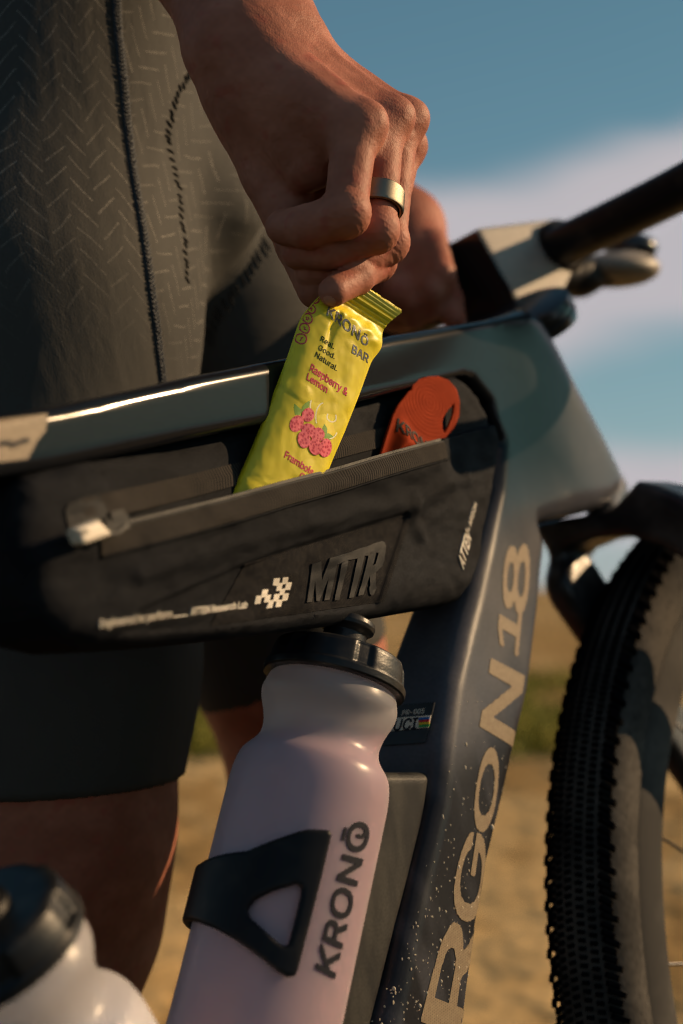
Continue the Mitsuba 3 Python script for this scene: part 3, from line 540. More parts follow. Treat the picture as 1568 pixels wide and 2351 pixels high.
# ------------------------------------------------------------------ bottles
def bottle(root, a0, ax, scale, drink, level, cap_lobes=6, prefix=''):
    prof = np.array([(.0015, .0245), (0, .0290), (-.003, .0303), (-.0075, .0312), (-.012, .0303), (-.017, .0283), (-.0235, .0268), (-.029, .0276), (-.0335, .0308), (-.0375, .0336), (-.044, .0352), (-.056, .0357), (-.150, .0357), (-.168, .0350), (-.174, .031), (-.175, .020)]) * scale
    pf = spline(prof, 150); pf = np.vstack([[.0015 * scale, .001], pf, [-.175 * scale, .001]])
    m = revolve(pf, a0, ax, 128); add(root + '__shell', m, 'bottle_frost')
    inner = np.vstack([[-.008 * scale, 0], np.c_[np.interp(np.linspace(-.008, -.172, 90), pf[::-1, 0] / scale, pf[::-1, 1] / scale) * 0 + np.linspace(-.008, -.172, 90), np.interp(np.linspace(-.008, -.172, 90), pf[::-1, 0] / scale, pf[::-1, 1] / scale) - .0013] * scale, [-.172 * scale, 0]])
    rr = lambda a: np.interp(-a, -inner[:, 0], inner[:, 1])
    def liq(p):
        q = p - a0; a = q @ ax; r = np.linalg.norm(q - a[:, None] * ax, axis=1); return np.maximum(np.maximum((r - rr(a)) * .9, -a - .172 * scale), p[:, 2] - level)
    end = a0 - ax * .175 * scale; lo, hi = np.minimum(a0, end) - .04, np.maximum(a0, end) + .04; hi[2] = min(hi[2], level + .01)
    m = nets(lambda p: np.maximum(liq(p), (p - a0) @ ax + .008 * scale), lo, hi, .0024); m = m if m.volume > 0 else (m.invert() or m)
    add(root + '__drink', m, drink)
    def mod(a, r, g):
        w = np.abs(((g * cap_lobes / (2 * np.pi)) % 1) - .5) * 2; return r * (1 - .055 * sstep(.70, .82, w) * sstep(.0040, .0066, a / scale) * sstep(.0180, .0140, a / scale) - .03 * sstep(.58, .66, w) * sstep(.82, .74, w) * 0)
    cp = np.array([(.0008, .0250), (.0008, .0322), (.0018, .0330), (.0060, .0330), (.0072, .0326), (.0076, .0318), (.0120, .0314), (.0190, .0304), (.0215, .0296), (.0228, .0280), (.0234, .0255), (.0240, .0150), (.0240, .0115)]) * [.72, 1] * scale
    m = revolve(np.vstack([np.c_[np.interp(np.linspace(0, 12, 120), np.arange(13), cp[:, 0]), np.interp(np.linspace(0, 12, 120), np.arange(13), cp[:, 1])]]), a0, ax, 180, mod); add(root + '__cap', m, 'cap_rubber', 35)
    vp = np.array([(.0236, .0118), (.0262, .0114), (.0270, .0092), (.0300, .0088), (.0310, .0098), (.0318, .0112), (.0330, .0115), (.0345, .0110), (.0352, .0095), (.0355, .0050), (.0350, .0010)]); vp[:, 0] = .0160 + (vp[:, 0] - .0236) * 1.50; vp[:, 1] *= 1.15; vp = vp * scale
    add(root + '__valve', revolve(np.c_[np.interp(np.linspace(0, 10, 60), np.arange(11), vp[:, 0]), np.interp(np.linspace(0, 10, 60), np.arange(11), vp[:, 1])], a0, ax, 64), 'cap_rubber', 40)
Q1, Q2 = bp(722, 1760, .010), bp(590, 2330); BAX = unit(Q1 - Q2); BA0 = bp(768, 1612); BA0 = Q2 + BAX * ((BA0 - Q2) @ BAX)
bottle('pink_bottle', BA0, BAX, 1.0, 'pink_drink', bp(750, 1668)[2])
tag('pink_bottle', 'frosted bottle of pink drink with a black cap standing in the cage', 'bottle')
L1, L2 = bp(-8, 2195), bp(-8 + .50 * 200, 2195 + .86 * 200); LAX = unit(L1 - L2)
bottle('pale_bottle', L1, LAX, 1.0, 'clear_drink', L1[2] - .020, 6)
tag('pale_bottle', 'blurred whitish bottle with a black cap in the lower left corner', 'bottle')
PHX = unit(np.cross(BAX, -ray(640, 2100))); PHY = np.cross(PHX, BAX); PHY = PHY if PHY @ ray(640, 2100) < 0 else -PHY
def cyl(uv, r):                               # sight lines -> (arc, axial) on a cylinder about the bottle's axis
    k = ray(uv[:, 0], uv[:, 1]); k /= np.linalg.norm(k, axis=1, keepdims=True); o = CAM - BA0
    kp, op = k - (k @ BAX)[:, None] * BAX, o - (o @ BAX) * BAX; A_, B_, C_ = (kp * kp).sum(1), (kp @ op), op @ op - r * r
    t = (-B_ - np.sqrt(np.maximum(B_ * B_ - A_ * C_, 0))) / A_; p = o + k * t[:, None]; return np.stack([np.arctan2(p @ PHX, p @ PHY) * r, p @ BAX], 1)
def cyl_p(x, r): g = x[:, 0] / r; n = np.sin(g)[:, None] * PHX + np.cos(g)[:, None] * PHY; return BA0 + x[:, 1:2] * BAX + n * r, n
RB = .0357
cyl_s = lambda uv: cyl_p(cyl(uv, RB + .0002), RB + .0002)
bz = lambda x, y: np.array((373 + x * .3295, 1837 + y * .3295))
add('pink_bottle__shell__lettering', lay(text('KRONŌ', True, .25), (bz(1195, 1245), bz(1452, 165), bz(1068, 1175), bz(1316, 140)), cyl_s, .0003), 'ink_black', False)
add('pink_bottle__shell__lettering', direct(Polygon([bz(*c) for c in ((1345, 242), (1366, 233), (1386, 250), (1408, 214), (1424, 232), (1392, 270), (1356, 263))]), cyl_s, .0003, 6), 'ink_black', False)
cg = np.array([(468, 1982), (571, 1954), (686, 1909), (709, 1904), (755, 1906), (760, 1916), (735, 2022), (683, 2226), (676, 2241), (660, 2244), (637, 2232), (604, 2203), (544, 2160), (498, 2134), (455, 2117), (424, 2114)], float)
ch = np.array([(567, 2091), (584, 2068), (623, 2048), (679, 2030), (692, 2038), (690, 2060), (663, 2167), (653, 2173), (637, 2163), (574, 2107)], float)
RC = RB + .0024
co, ci = cyl(cg, RC), cyl(ch, RC); lx = co[:, 0].min()
arm = unary_union([Polygon(co), Polygon([(lx + .012, co[0, 1] - .001), (lx + .004, co[0, 1]), (lx - .020, co[0, 1] - .004), (lx - .046, co[0, 1] - .010), (lx - .046, co[-1, 1] - .004), (lx - .020, co[-1, 1] - .002), (lx + .004, co[-1, 1]), (lx + .012, co[-1, 1] + .001)])]).buffer(.0012).buffer(-.0024).buffer(.0012).difference(Polygon(ci).buffer(-.0006).buffer(.0006))
def cage_sd(p):
    q = p - BA0; a = q @ BAX; q = q - a[:, None] * BAX; r = np.linalg.norm(q, axis=1); x = np.stack([np.arctan2(q @ PHX, q @ PHY) * RC, a], 1)
    d = poly_sd(x, np.array(arm.exterior.coords)[:-1])
    for h in arm.interiors: d = np.maximum(d, -poly_sd(x, np.array(h.coords)[:-1]))
    k = np.stack([d + .0014, np.abs(r - RC) - .0019 + .0014], 1); return np.linalg.norm(np.maximum(k, 0), axis=1) + np.minimum(k.max(1), 0) - .0014
ce = np.array([cyl_p(x[None], RC)[0][0] for x in list(co) + [np.array([lx - .05, co[0, 1]]), np.array([lx - .05, co[-1, 1]]), np.array([lx - .02, co[-1, 1]]), np.array([lx - .02, co[0, 1]]), np.array([0, co[8, 1]]), np.array([0, co[3, 1]])]])
m = nets(cage_sd, ce.min(0) - .008, ce.max(0) + .008, .0011); m = m if m.volume > 0 else (m.invert() or m)
add('bicycle__bottle_cage__arm', m, 'black_satin'); tag('bicycle__bottle_cage', 'black cage with a triangular cut-out wrapped round the pink bottle')

# ------------------------------------------------------------------ front wheel, fork, cockpit
WS = 1.10; WC = W(np.array([.36557, .90163, -.30034]) * WS); yw, ln = .77866, .32256
E1 = D([math.cos(yw), math.sin(yw), 0]); WNn = D([math.cos(ln) * math.sin(yw), -math.cos(ln) * math.cos(yw), math.sin(ln)]); E2 = np.cross(WNn, E1); E2 = E2 if E2[2] > 0 else -E2
ww = lambda q: WC + WS * (q[..., :1] * E1 + q[..., 1:2] * E2 + q[..., 2:3] * WNn)
def ringmesh(prof, n=360):
    g = np.arange(n) * 2 * np.pi / n; pf = np.asarray(prof); Q = np.stack([pf[None, :, 1] * np.cos(g)[:, None], pf[None, :, 1] * np.sin(g)[:, None], np.broadcast_to(pf[None, :, 0], (n, len(pf)))], -1)
    m = grid_mesh(ww(Q), True, True); return m if m.volume > 0 else (m.invert() or m)
half_t = [(0, .3400), (.005, .3394), (.010, .3376), (.0150, .3345), (.0185, .3308), (.0208, .3262), (.0215, .3218), (.0212, .3175), (.0200, .3130), (.0182, .3085), (.0168, .3058), (.0170, .3049), (.0163, .3040), (.0150, .3025), (.0132, .3015), (.0060, .3030)]
tp = np.array(half_t + [(-a, b) for a, b in half_t[::-1][:-1]])
add('bicycle__front_wheel__tyre', ringmesh(tp, 420), 'tyre_side', 40)
KN = np.array([[-.5, -.5, 0], [.5, -.5, 0], [.5, .5, 0], [-.5, .5, 0], [-.36, -.38, 1], [.36, -.38, 1], [.36, .38, 1], [-.36, .38, 1]])
KF = np.array([[4, 5, 6], [4, 6, 7], [0, 1, 5], [0, 5, 4], [1, 2, 6], [1, 6, 5], [2, 3, 7], [2, 7, 6], [3, 0, 4], [3, 4, 7]])
def knob(g, ax, r, tilt, la, lt, hh, skew):
    c, s = math.cos(skew), math.sin(skew); k = KN * [la, lt, hh]; x, y = k[:, 0] * c - k[:, 1] * s, k[:, 0] * s + k[:, 1] * c
    az, rad = ax + x * math.cos(tilt) + k[:, 2] * math.sin(tilt), r - x * math.sin(tilt) + k[:, 2] * math.cos(tilt); gg = g + y / r
    m = trimesh.Trimesh(ww(np.stack([rad * np.cos(gg), rad * np.sin(gg), az], 1)), KF, process=False); return m if (m.face_normals[0] @ (m.triangles_center[0] - WC)) > 0 else (m.invert() or m)
tread, n = [], 540
front = []
for i in range(n):
    g = i * 2 * np.pi / n; j = rng.uniform(-.1, .1)
    for sd in (1, -1):
        k = knob(g + (0 if sd > 0 else .004), sd * (.0172 + (.0016 if i % 3 == 0 else 0)), .3325, sd * .80, .0074 + .002 * (i % 3 == 0), .0026 if sd > 0 else .0021, .0040 if sd > 0 else .0026, sd * (.38 + j)); px = k.vertices.mean(0) - CAM; rv = px @ D([1, 0, 0]); rd = px @ look
        uv = (784 + FOC * rv / rd, 1175.5 - FOC * (px @ D([0, 0, 1])) / rd); vis = sd > 0 and 1200 < uv[0] < 1560 and 1380 < uv[1] < 2360 and np.pi * .5 < g % (2 * np.pi) < np.pi * 1.6
        (front if vis else tread).append(k)
    if True:
        for a_, off in ((0, 0), (.0062, .5), (-.0062, .5), (.0118, 0), (-.0118, 0)): tread.append(knob(g + off * 2 * np.pi / n, a_, .3398 - 18 * a_ * a_, a_ * 34, .0040, .0021, .0016, .15 * (1 if a_ > 0 else -1)))
for k in front[:300]: add('bicycle__front_wheel__side_knob', k, 'tread_rubber', False)
add('bicycle__front_wheel__tread_knob', cat(tread), 'tread_rubber', False, kind='stuff')
hr = [(.0128, .3006), (.0136, .2990), (.0142, .2930), (.0136, .2860), (.0118, .2785), (.0080, .2735), (.0, .2720)]
add('bicycle__front_wheel__rim', ringmesh(np.array(hr + [(-a, b) for a, b in hr[::-1][1:]] + [(-.006, .2995), (.006, .2995)]), 300), 'rim_carbon', 40)
add('bicycle__front_wheel__hub', loft([[ww(np.array([r * math.cos(t), r * math.sin(t), a])) for t in np.arange(24) * np.pi / 12] for a, r in ((-.050, .009), (-.034, .011), (-.033, .022), (-.029, .022), (-.026, .014), (.026, .014), (.029, .022), (.033, .022), (.034, .011), (.050, .009))]), 'black_satin', 40)
for i in range(24):
    g = i * 2 * np.pi / 24; h = g + (.75 if i % 4 < 2 else -.75); sd = 1 if i % 2 else -1
    add('bicycle__front_wheel__spoke', tube(ww(np.array([[.021 * math.cos(h), .021 * math.sin(h), sd * .031], [.2735 * math.cos(g), .2735 * math.sin(g), sd * .002]])), .0009, 6), 'spoke_steel')
def on_wheel(u, v):
    k = ray(u, v); t = ((WC - CAM) @ WNn) / (k @ WNn); q = (CAM + k * t - WC) / WS; return np.array([q @ E1, q @ E2])
KW = on_wheel(1392, 1196); HT0, HT1 = bp(1385, 1130, 0), bp(1228, 745, 0)
HL = np.array([(HT0 - WC) @ E1, (HT0 - WC) @ E2, (HT0 - WC) @ WNn]) / WS
KC = ww(np.array([*KW, 0.]))
def crown_uv(pts):                            # sight lines -> (across, up) on the crown's rear face
    pts = np.asarray(pts, float); k = ray(pts[:, 0], pts[:, 1]); t = ((KC - E1 * .016 - CAM) @ E1) / (k @ E1); q = (CAM + k * t[:, None] - WC) / WS; return np.stack([q @ WNn, q @ E2], 1)
crown = crown_uv([(1216, 1204), (1240, 1196), (1330, 1184), (1402, 1166), (1430, 1136), (1458, 1104), (1505, 1113), (1568, 1140), (1640, 1190), (1710, 1290), (1660, 1350), (1600, 1310), (1568, 1288), (1520, 1258), (1430, 1229), (1350, 1238), (1292, 1262), (1266, 1296), (1248, 1260), (1225, 1222)])
nl_, nr_ = crown[:, 0].min() + .010, crown[:, 0].max() - .012
def fork_sd(p):
    q = np.stack([(p - WC) @ E1, (p - WC) @ E2, (p - WC) @ WNn], -1) / WS; rr = .006
    f = np.abs(q[:, 0] - KW[0] - .004) - .020; k = np.stack([poly_sd(q[:, [2, 1]], crown) + rr, f + rr], 1); d = np.linalg.norm(np.maximum(k, 0), axis=1) + np.minimum(k.max(1), 0) - rr
    for z0_, z1_ in ((nl_, -.054), (nr_, .054)):
        a_, b_ = np.array([KW[0], crown[:, 1].min() + .030]) if z0_ < 0 else np.array([KW[0], crown[:, 1].min() + .018]), np.zeros(2); ab = b_ - a_; t = np.clip((q[:, :2] - a_) @ ab / (ab @ ab), 0, 1)
        dxy = np.linalg.norm(q[:, :2] - a_ - t[:, None] * ab, axis=1) - (.0200 - .009 * t); dz = np.abs(q[:, 2] - (z0_ + (z1_ - z0_) * t)) - (.0095 - .002 * t)
        k = np.stack([dxy + .006, dz + .006], 1); d = smin(d, np.linalg.norm(np.maximum(k, 0), axis=1) + np.minimum(k.max(1), 0) - .006, .008)
    return smin(d, rc(q, [KW[0], KW[1] + .006, 0], HL, .009, .015), .004) * WS
cs = np.array([WC + WNn * .10, WC - WNn * .09, KC + WNn * .10, KC - WNn * .09, HT0, HT0 + BU * .02]); m = nets(fork_sd, cs.min(0) - .04, cs.max(0) + .04, .0030); m = m if m.volume > 0 else (m.invert() or m)
add('bicycle__fork', m, 'fork_paint', label='dark fork with its crown arching over the front tyre')
SDIR = unit(E1 + D([0, 0, .22])); rp = [(1006, 588), (1026, 560), (1090, 526), (1100, 530), (1197, 706), (1192, 716), (1150, 735), (1060, 745), (985, 750)]
sp0 = PC(1092, 528, .985)
def rear(u, v): k = ray(u, v); return CAM + k * (((sp0 - CAM) @ SDIR) / (k @ SDIR))
R0 = np.array([rear(*x) for x in rp]); cen = R0.mean(0); rings = []
def dens(R, n=8): return np.vstack([R[i] + (np.roll(R, -1, 0)[i] - R[i]) * np.linspace(0, 1, n, endpoint=False)[:, None] for i in range(len(R))])
tc = R0[2] * .7 + R0[3] * .3
for t, s_, k_ in ((0, .93, 0), (.0015, .985, 0), (.004, 1, 0), (.03, .97, 1), (.055, .86, 1), (.075, .66, 1), (.092, .42, 1)): c_ = cen * (1 - k_) + tc * k_; rings.append(dens(c_ + (R0 - c_) * s_ + SDIR * t))
add('bicycle__stem', loft(rings), 'stem_paint', 28, label='pale stem block with its rear face shade laid on as a black sheet')
add('bicycle__stem__rear_shade', loft([dens(cen + (R0 - cen) * .965 - SDIR * t) for t in (-.001, .0012)]), 'black_gloss', 30)  # black sheet added as the shade of the unlit rear face
add('bicycle__headset', loft([[HT1 + (a_) * unit(HT1 - HT0) + r_ * (math.cos(t) * BR + math.sin(t) * np.cross(BR, unit(HT1 - HT0))) for t in np.arange(40) * np.pi / 20] for a_, r_ in ((-.004, .027), (.002, .028), (.003, .0265), (.006, .0265), (.007, .028), (.012, .0270), (.014, .020))]), 'black_gloss', 40)
SC = PC(1235, 590, 1.05)
add('bicycle__stem__clamp', tube(np.array([PC(1222, 598, 1.058), PC(1250, 588, 1.047), PC(1292, 566, 1.029), PC(1300, 562, 1.0255)]), [.018, .0205, .0195, .016], 28), 'black_satin', 40)
def at_stem(q): q = np.asarray(q, float); return SC + q[..., :1] * E1 + q[..., 1:2] * E2 + q[..., 2:3] * WNn
bar = spline([PC(1180, 600, 1.075) - WNn * .20 - E1 * .01, PC(1180, 605, 1.075) - WNn * .08, PC(1215, 600, 1.06), PC(1300, 560, 1.025), PC(1568, 430, .935), at_stem([-.030, -.024, .180]), at_stem([-.026, -.028, .196])], 70)
tb = np.gradient(bar, axis=0); tb /= np.linalg.norm(tb, axis=1, keepdims=True); e_u = np.cross(tb, SDIR); e_u /= np.linalg.norm(e_u, axis=1, keepdims=True); e_f = np.cross(e_u, tb); g = np.arange(32) * np.pi / 16
se = lambda c, n=.75: np.sign(c) * np.abs(c) ** n
add('bicycle__handlebar', loft(bar[:, None] + .0138 * se(np.sin(g))[None, :, None] * e_u[:, None] + .0185 * se(np.cos(g))[None, :, None] * e_f[:, None]), 'black_satin')
drop = spline([at_stem(q) for q in ([-.027, -.026, .190], [-.016, -.030, .201], [.015, -.030, .203], [.070, -.026, .203], [.104, -.033, .203], [.114, -.050, .203], [.102, -.067, .203], [.070, -.082, .203], [.030, -.096, .203], [-.040, -.114, .203])], 60)
add('bicycle__handlebar__drop', tube(drop, .0135, 20), 'black_satin')
def hood_sd(p): return smin(rc(p, at_stem([.045, -.026, .203]), at_stem([.115, -.010, .203]), .015, .0165), rc(p, at_stem([.115, -.010, .203]), at_stem([.135, .026, .203]), .0160, .011), .012)
m = nets(hood_sd, at_stem([.09, -.02, .203]) - .10, at_stem([.09, -.02, .203]) + .10, .004); m = m if m.volume > 0 else (m.invert() or m)
add('bicycle__handlebar__brake_hood', m, 'cap_rubber')
def mount_sd(p):
    d = rc(p, PC(1225, 630, 1.06), PC(1330, 634, 1.09), .0165, .0145); return smin(d, rc(p, PC(1330, 634, 1.09), PC(1400, 634, 1.10), .0125, .007), .01)
m = nets(mount_sd, PC(1310, 630, 1.08) - .08, PC(1310, 630, 1.08) + .08, .003); m = m if m.volume > 0 else (m.invert() or m); add('bicycle__computer_mount', m, 'black_satin')
def ell(p, c, a, b, h): q = p - c; return (np.sqrt(((q @ D([1, 0, 0])) / a) ** 2 + ((q @ look) / b) ** 2 + ((q @ D([0, 0, 1])) / h) ** 2) - 1) * min(a, b, h)
def pod_sd(p): return smin(ell(p, PC(1395, 622, 1.11), .033, .030, .0115), ell(p, PC(1440, 612, 1.12), .018, .02, .0095), .012)
m = nets(pod_sd, PC(1400, 622, 1.11) - .06, PC(1400, 622, 1.11) + .06, .0025); m = m if m.volume > 0 else (m.invert() or m); add('bicycle__computer_mount__pod', m, 'dusty_black')
m = nets(lambda p: ell(p, PC(1448, 572, 1.18), .021, .021, .0125), PC(1448, 572, 1.18) - .03, PC(1448, 572, 1.18) + .03, .0025); m = m if m.volume > 0 else (m.invert() or m); add('bicycle__computer_mount__computer', m, 'black_gloss')
tag('bicycle', 'dark dusty gravel bicycle with tan lettering on its down tube', 'bicycle')

# ------------------------------------------------------------------ cyclist
def leg_a(p):
    d = rc(p, P(95, 60, .865), P(28, 700, .805), .122, .099); d = smin(d, rc(p, P(28, 700, .805), P(26, 1500, .795), .099, .0975), .03)
    return smin(d, rc(p, P(26, 1500, .795), P(5, 1900, .80), .0975, .097), .03)
def leg_b(p):
    d = rc(p, P(345, 330, .95), P(468, 700, .955), .088, .081); return smin(d, rc(p, P(465, 700, .95), P(650, 1480, .99), .083, .070), .03)
def pelvis(p):
    d = rc(p, P(200, 60, .90), P(345, 60, .93), .105, .078); d = smin(d, rc(p, P(400, 120, .855), P(448, 470, .842), .040, .034), .030); d = smin(d, rc(p, P(448, 470, .842), P(410, 610, .85), .034, .016), .02); return smin(d, rc(p, P(255, -100, .93), P(240, -500, .96), .105, .115), .05)
def lower_a(p): return smin(smin(rc(p, P(5, 1880, .80), P(-22, 2100, .81), .0965, .091), rc(p, P(-22, 2100, .81), P(-75, 2500, .83), .091, .062), .03), rc(p, P(-75, 2500, .83), P(-70, 3400, .88), .060, .038), .03)
def lower_b(p): return smin(rc(p, P(650, 1480, .99), P(745, 1800, 1.0), .069, .058), rc(p, P(745, 1800, 1.0), P(925, 2900, 1.02), .056, .036), .03)
def trunk(p): return smin(smin(leg_a(p), leg_b(p), .010), pelvis(p), .018)
def arms_up(p):
    d = rc(p, P(240, -500, .96), P(290, -1150, 1.02), .112, .145); d = smin(d, rc(p, P(180, -1350, .98), P(480, -1350, 1.06), .07, .07), .05)
    return smin(d, smin(rc(p, P(60, -1330, .96), P(330, -560, .80), .052, .040), rc(p, P(540, -1330, 1.12), P(400, -280, 1.22), .052, .041), .02), .04)
def hem(p):                                   # below the hems the shorts end
    za = P(200, 1832, .72)[2]; h0, h1, h2 = P(470, 1652, .96), P(885, 1452, 1.0), P(650, 1600, .92); nb = np.cross(h1 - h0, h2 - h0); nb = unit(nb) * np.sign(nb[2])
    return np.where(leg_a(p) < leg_b(p), za - p[:, 2] + .0, -(p - h0) @ nb)
def shorts_sd(p): return smax(trunk(p) - .0022, np.maximum(hem(p), p[:, 2] - P(300, -260, .9)[2]), .003)
box_of = lambda *a: (np.min([x for x in a], 0), np.max([x for x in a], 0))
lo, hi = P(-420, 1800, .76), P(760, -350, .95); lo[1] = .60; hi[1] = 1.12; lo[2] -= .06
m = nets(shorts_sd, np.minimum(lo, hi) - .02, np.maximum(lo, hi) + .02, .0048); m = m if m.volume > 0 else (m.invert() or m)
seam_uv = np.array([(266, -40), (268, 0), (272, 80), (283, 180), (290, 260), (303, 370), (317, 460), (330, 540), (345, 650), (357, 740), (372, 870), (382, 980), (390, 1100)], float)
SH = lambda uv: cast(shorts_sd, CAM, ray(uv[:, 0], uv[:, 1]), t0=.45, steps=120)
sm, sn = SH(spline(seam_uv, 200)); ax0 = P(20, 700, .805)
ang = lambda p: np.arctan2(p[:, 0] - ax0[0], -(p[:, 1] - ax0[1])); sa, sz = ang(sm), sm[:, 2]; o = np.argsort(sz)
v = np.array(m.vertices); uvs = np.stack([(ang(v) - np.interp(v[:, 2], sz[o], sa[o])) * .110, v[:, 2] - ax0[2]], 1)
add('cyclist__shorts', m, 'shorts_fabric', True, uv=uvs, label='olive grey cycling shorts with an embossed dash pattern')
def raised(pts, nrm, w, t):
    tg = np.gradient(pts, axis=0); tg /= np.linalg.norm(tg, axis=1, keepdims=True); sd = np.cross(nrm, tg); x = np.array([-1, -.8, -.4, 0, .4, .8, 1]); hgt = np.array([-.3, .8, 1, .82, 1, .8, -.3])
    return grid_mesh(pts[:, None] + sd[:, None] * (x * w)[None, :, None] + nrm[:, None] * (hgt * t)[None, :, None]), sd, tg
band, sd, tg = raised(sm, sn, .0026, .0011); band = band if (band.face_normals * np.repeat(sn[:-1], 6, 0).repeat(1, 0)[:len(band.face_normals) // 2].mean(0)).sum() > 0 else (band.invert() or band)
add('cyclist__shorts__seam', band, 'seam_thread')
def stitches(pts, nrm, sd, tg, step, rows, ln0, r, t):
    d = np.r_[0, np.cumsum(np.linalg.norm(np.diff(pts, axis=0), axis=1))]; out = []
    for s in np.arange(0, d[-1], step):
        p, n_, s_, g_ = (np.array([np.interp(s, d, a[:, k]) for k in range(3)]) for a in (pts, nrm, sd, tg))
        for c, sk in rows: q = p + s_ * (c + rng.normal(0, .0002)) + n_ * t + g_ * rng.normal(0, step * .12); ln_ = ln0 * rng.uniform(.75, 1.2); out.append(tube([q - s_ * ln_ - g_ * sk, q, q + s_ * ln_ + g_ * sk], [r * .5, r, r * .5], 5))
    return cat(out)
add('cyclist__shorts__seam__stitch', stitches(sm, sn, sd, tg, .0021, ((-.00125, .0009), (.00125, -.0009)), .0012, .00048, .0015), 'seam_stitch', True, kind='stuff')
for pl, step, w in (([(440, 165), (410, 215), (394, 262), (388, 310), (396, 370), (408, 430), (418, 500), (424, 560), (428, 610), (428, 650)], .0042, .0022), ([(612, 560), (575, 620), (535, 675), (500, 730), (470, 790)], .0058, .0040)):
    q, qn = SH(spline(np.array(pl, float), 60)); t_ = np.gradient(q, axis=0); t_ /= np.linalg.norm(t_, axis=1, keepdims=True); s_ = np.cross(qn, t_); j = np.array([rng.normal(0, .0006) for _ in range(60)])
    add('cyclist__shorts__stitching', stitches(q + s_ * j[:, None], qn, s_, t_, step, ((0, w * .5),), w, .0008, .0004), 'seam_soft', True, kind='stuff')
m = nets(lambda p: np.maximum(arms_up(p) - .003, P(300, -240, .9)[2] - .03 - p[:, 2]), P(-250, -250, .7) * [1, 1, 0] + [-.1, 0, .84], P(900, -300, 1.4) * [1, 1, 0] + [.05, 0, 1.62], .011); m = m if m.volume > 0 else (m.invert() or m)
add('cyclist__jersey', m, 'jersey_fabric')
for nm, a_ in (('shoe', P(-70, 3450, .88)), ('shoe', P(925, 2930, 1.02))):
    a_[2] = .045; m = nets(lambda p: smin(rc(p, a_ + [-.03, .03, 0], a_ + [.15, -.09, -.012], .042, .032), rc(p, a_, a_ + [0, 0, .07], .042, .042), .03), a_ - .16, a_ + .24, .007); m = m if m.volume > 0 else (m.invert() or m); add('cyclist__' + nm, m, 'shoe')
# bare legs, arms and hands: one skin
body = nets(lambda p: smin(np.maximum(trunk(p) + .003, p[:, 2] - .86), smin(lower_a(p), lower_b(p), .002), .012), [-.42, .55, .02], [.30, 1.15, .90], .0058)
# right hand: (u, v, depth, radius) along each finger
H = dict(index=[(815, 300, .655, .0126), (793, 490, .640, .0104), (706, 521, .645, .0093), (650, 521, .655, .0080)], middle=[(880, 285, .680, .0120), (862, 528, .660, .0102), (748, 572, .655, .0090), (686, 577, .662, .0084)],
         ring=[(916, 288, .702, .0114), (888, 556, .682, .0100), (792, 612, .666, .0088), (716, 622, .668, .0084)], little=[(932, 335, .722, .0104), (864, 602, .692, .0090), (818, 636, .668, .0080), (766, 669, .6525, .0070)],
         thumb=[(560, 215, .690, .0195), (626, 398, .690, .0150), (688, 562, .683, .0110), (728, 664, .673, .0095)])
WR = dict(index=(545, 120, .683, .0178), middle=(600, 110, .692, .0170), ring=(636, 122, .705, .0165), little=(640, 150, .722, .0158))
DH = (WO - CAM) @ WN / (ray(757, 680) @ WN) - .0100 - .6515
def PH(u, v, d): return P(u, v, d + DH)
XYZ = lambda q: PH(q[0], q[1], q[2])
def hand_r(p):
    d = None
    for k in ('index', 'middle', 'ring', 'little', 'thumb'):
        c = H[k]; f_ = rc(p, XYZ(c[0]), XYZ(c[1]), c[0][3] * .82 if k != 'thumb' else c[0][3], c[1][3] * (.93 if k != 'thumb' else 1))
        for a_, b_ in zip(c[1:-1], c[2:]): f_ = smin(f_, rc(p, XYZ(a_), XYZ(b_), a_[3], b_[3]), .0028)
        if k != 'thumb': f_ = smin(f_, np.linalg.norm(p - XYZ(c[1]) - ray(c[1][0], c[1][1]) * -.0005, axis=1) - c[1][3] * 1.03, .003)
        d = f_ if d is None else smin(d, f_, .0012)
    m_ = None
    for k in ('index', 'middle', 'ring', 'little'):
        a_, b_ = WR[k], H[k][0]; r_ = rc(p, XYZ(a_), XYZ(b_), a_[3], b_[3] * .98); m_ = r_ if m_ is None else smin(m_, r_, .013)
    m_ = smin(m_, rc(p, PH(590, 250, .688), PH(760, 330, .678), .020, .016), .02); m_ = smin(m_, rc(p, PH(700, 440, .706), PH(800, 430, .712), .014, .014), .012); m_ = smin(m_, rc(p, PH(600, 230, .690), PH(700, 395, .672), .015, .0085), .016)
    arm_ = smin(rc(p, PH(525, 80, .690), PH(440, -160, .715), .0207, .029), rc(p, PH(632, 80, .702), PH(540, -200, .725), .0192, .029), .02); arm_ = smin(arm_, rc(p, PH(490, -180, .72), PH(340, -600, .80), .034, .041), .03)
    d = smin(d, smin(m_, arm_, .025), .006)
    for k in ('index', 'middle', 'ring'): c = H[k][0]; d = smin(d, np.linalg.norm(p - XYZ(c) - D([.006, 0, .004]), axis=1) - .0088, .006)
    for k, s_ in (('index', .55), ('middle', .6), ('ring', .6)):      # tendons over the back of the hand
        a_, b_ = XYZ(WR[k]), XYZ(H[k][0]); up_ = D([.45, -.1, .85]); d = smin(d, rc(p, a_ + (b_ - a_) * .3 + up_ * .0145, a_ + (b_ - a_) * .97 + up_ * .0105, .0012, .0022), .006)
    for k in ('index', 'middle', 'ring', 'little'):                   # creases over the finger joints
        c = XYZ(H[k][1]); q = p - c; ax_ = unit(XYZ(H[k][1]) - XYZ(H[k][0])); a_ = q @ ax_; w = np.exp(-((np.linalg.norm(q, axis=1)) / .014) ** 2); d = d + .00022 * w * np.sin(a_ * 2 * np.pi / .0026 + 2 * np.sin(q[:, 0] * 500))
    return d + (meshkit.fbm(p * 160, 3, 31) - .5) * .0005
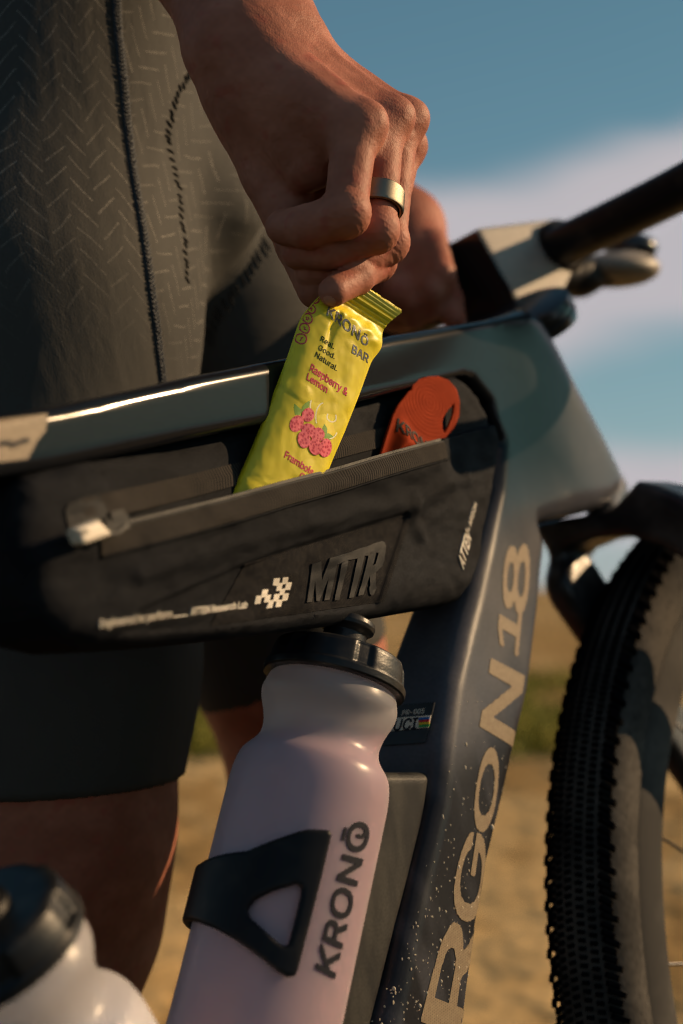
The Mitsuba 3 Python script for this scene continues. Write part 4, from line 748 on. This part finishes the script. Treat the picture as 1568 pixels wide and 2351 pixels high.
lo, hi = PH(330, 720, .66), PH(1000, -640, .82); hr_ = nets(hand_r, [lo[0] - .05, .58, lo[2] - .02], [PH(985, 300, .72)[0] + .012, .92, PH(400, -150, .75)[2] + .12], .0013)
def hand_l(p):
    d = smin(rc(p, PC(400, -260, 1.22), PC(770, 300, 1.12), .040, .027), rc(p, PC(770, 300, 1.12), PC(925, 515, 1.035), .027, .022), .02); d = smin(d, rc(p, PC(930, 525, 1.03), PC(970, 600, .995), .023, .019), .02); d = smin(d, rc(p, PC(930, 540, 1.03), PC(930, 620, 1.0), .020, .018), .02)
    d = smin(d, rc(p, PC(945, 610, 1.0), PC(985, 665, .985), .018, .014), .012)
    d = smin(d, rc(p, PC(975, 640, 1.0), PC(990, 668, .992), .017, .015), .008); d = smin(d, np.linalg.norm(p - PC(985, 660, .978), axis=1) - .0125, .006); d = smin(d, rc(p, PC(862, 640, 1.03), PC(915, 690, 1.01), .026, .022), .02)
    for c in ([(995, 560, .99), (1012, 632, .965), (1016, 668, .975)], [(970, 590, .985), (984, 668, .962), (985, 712, .972)], [(940, 610, .985), (946, 690, .965), (950, 730, .975)], [(915, 612, .99), (910, 672, .968), (905, 705, .975)], [(1000, 600, 1.0), (1030, 690, .985), (1042, 732, .975)]):
        for a_, b_, r0, r1 in ((c[0], c[1], .0105, .0092), (c[1], c[2], .0092, .008)): d = smin(d, rc(p, PC(*a_), PC(*b_), r0, r1), .004)
    return d
hl_ = nets(hand_l, [PC(400, -260, 1.22)[0] - .05, .83, PC(905, 740, 1.0)[2] - .03], [PC(1050, 600, 1.0)[0] + .03, 1.30, PC(400, -260, 1.22)[2] + .06], .0032)
for q in (body, hr_, hl_):
    if q.volume < 0: q.invert()
skinm = cat([body, hr_, hl_]); add('cyclist__body', skinm, 'skin', True)
# finger nail at the pinching tip, and the ring on the middle finger
a_, b_ = XYZ(H['middle'][0]), XYZ(H['middle'][1]); c = a_ + (b_ - a_) * .735; x_ = unit(b_ - a_ + D([.0, 0, .0])); g = np.arange(72) * np.pi / 36; u1 = unit(np.cross(x_, [0, 1, .2])); u2 = np.cross(x_, u1)
prof = [(-.0054, .0112), (-.0050, .0120), (-.0040, .0124), (.0040, .0124), (.0050, .0120), (.0054, .0112), (.0052, .0104), (-.0052, .0104)]
m = grid_mesh(np.array([[c + x_ * q[0] + q[1] * (math.cos(t) * u1 + math.sin(t) * u2) for q in prof] for t in g]), True, True); m = m if m.volume > 0 else (m.invert() or m)
add('cyclist__ring', m, 'ring_metal', 30, label='wide brushed metal ring on a finger of the right hand')
SHR = on(hand_r, t0=.45)
nail = affinity.translate(affinity.rotate(affinity.scale(Point(0, 0).buffer(1, 24), 15, 9.5), 28, origin=(0, 0)), 757, 690).intersection(sbox(735, 660, 790, 705))
add('cyclist__body__nail', direct(nail, SHR, .0003, 3), 'nail', True)
tag('cyclist', 'person in olive cycling shorts behind the bicycle drawing a bar from the frame bag', 'person')
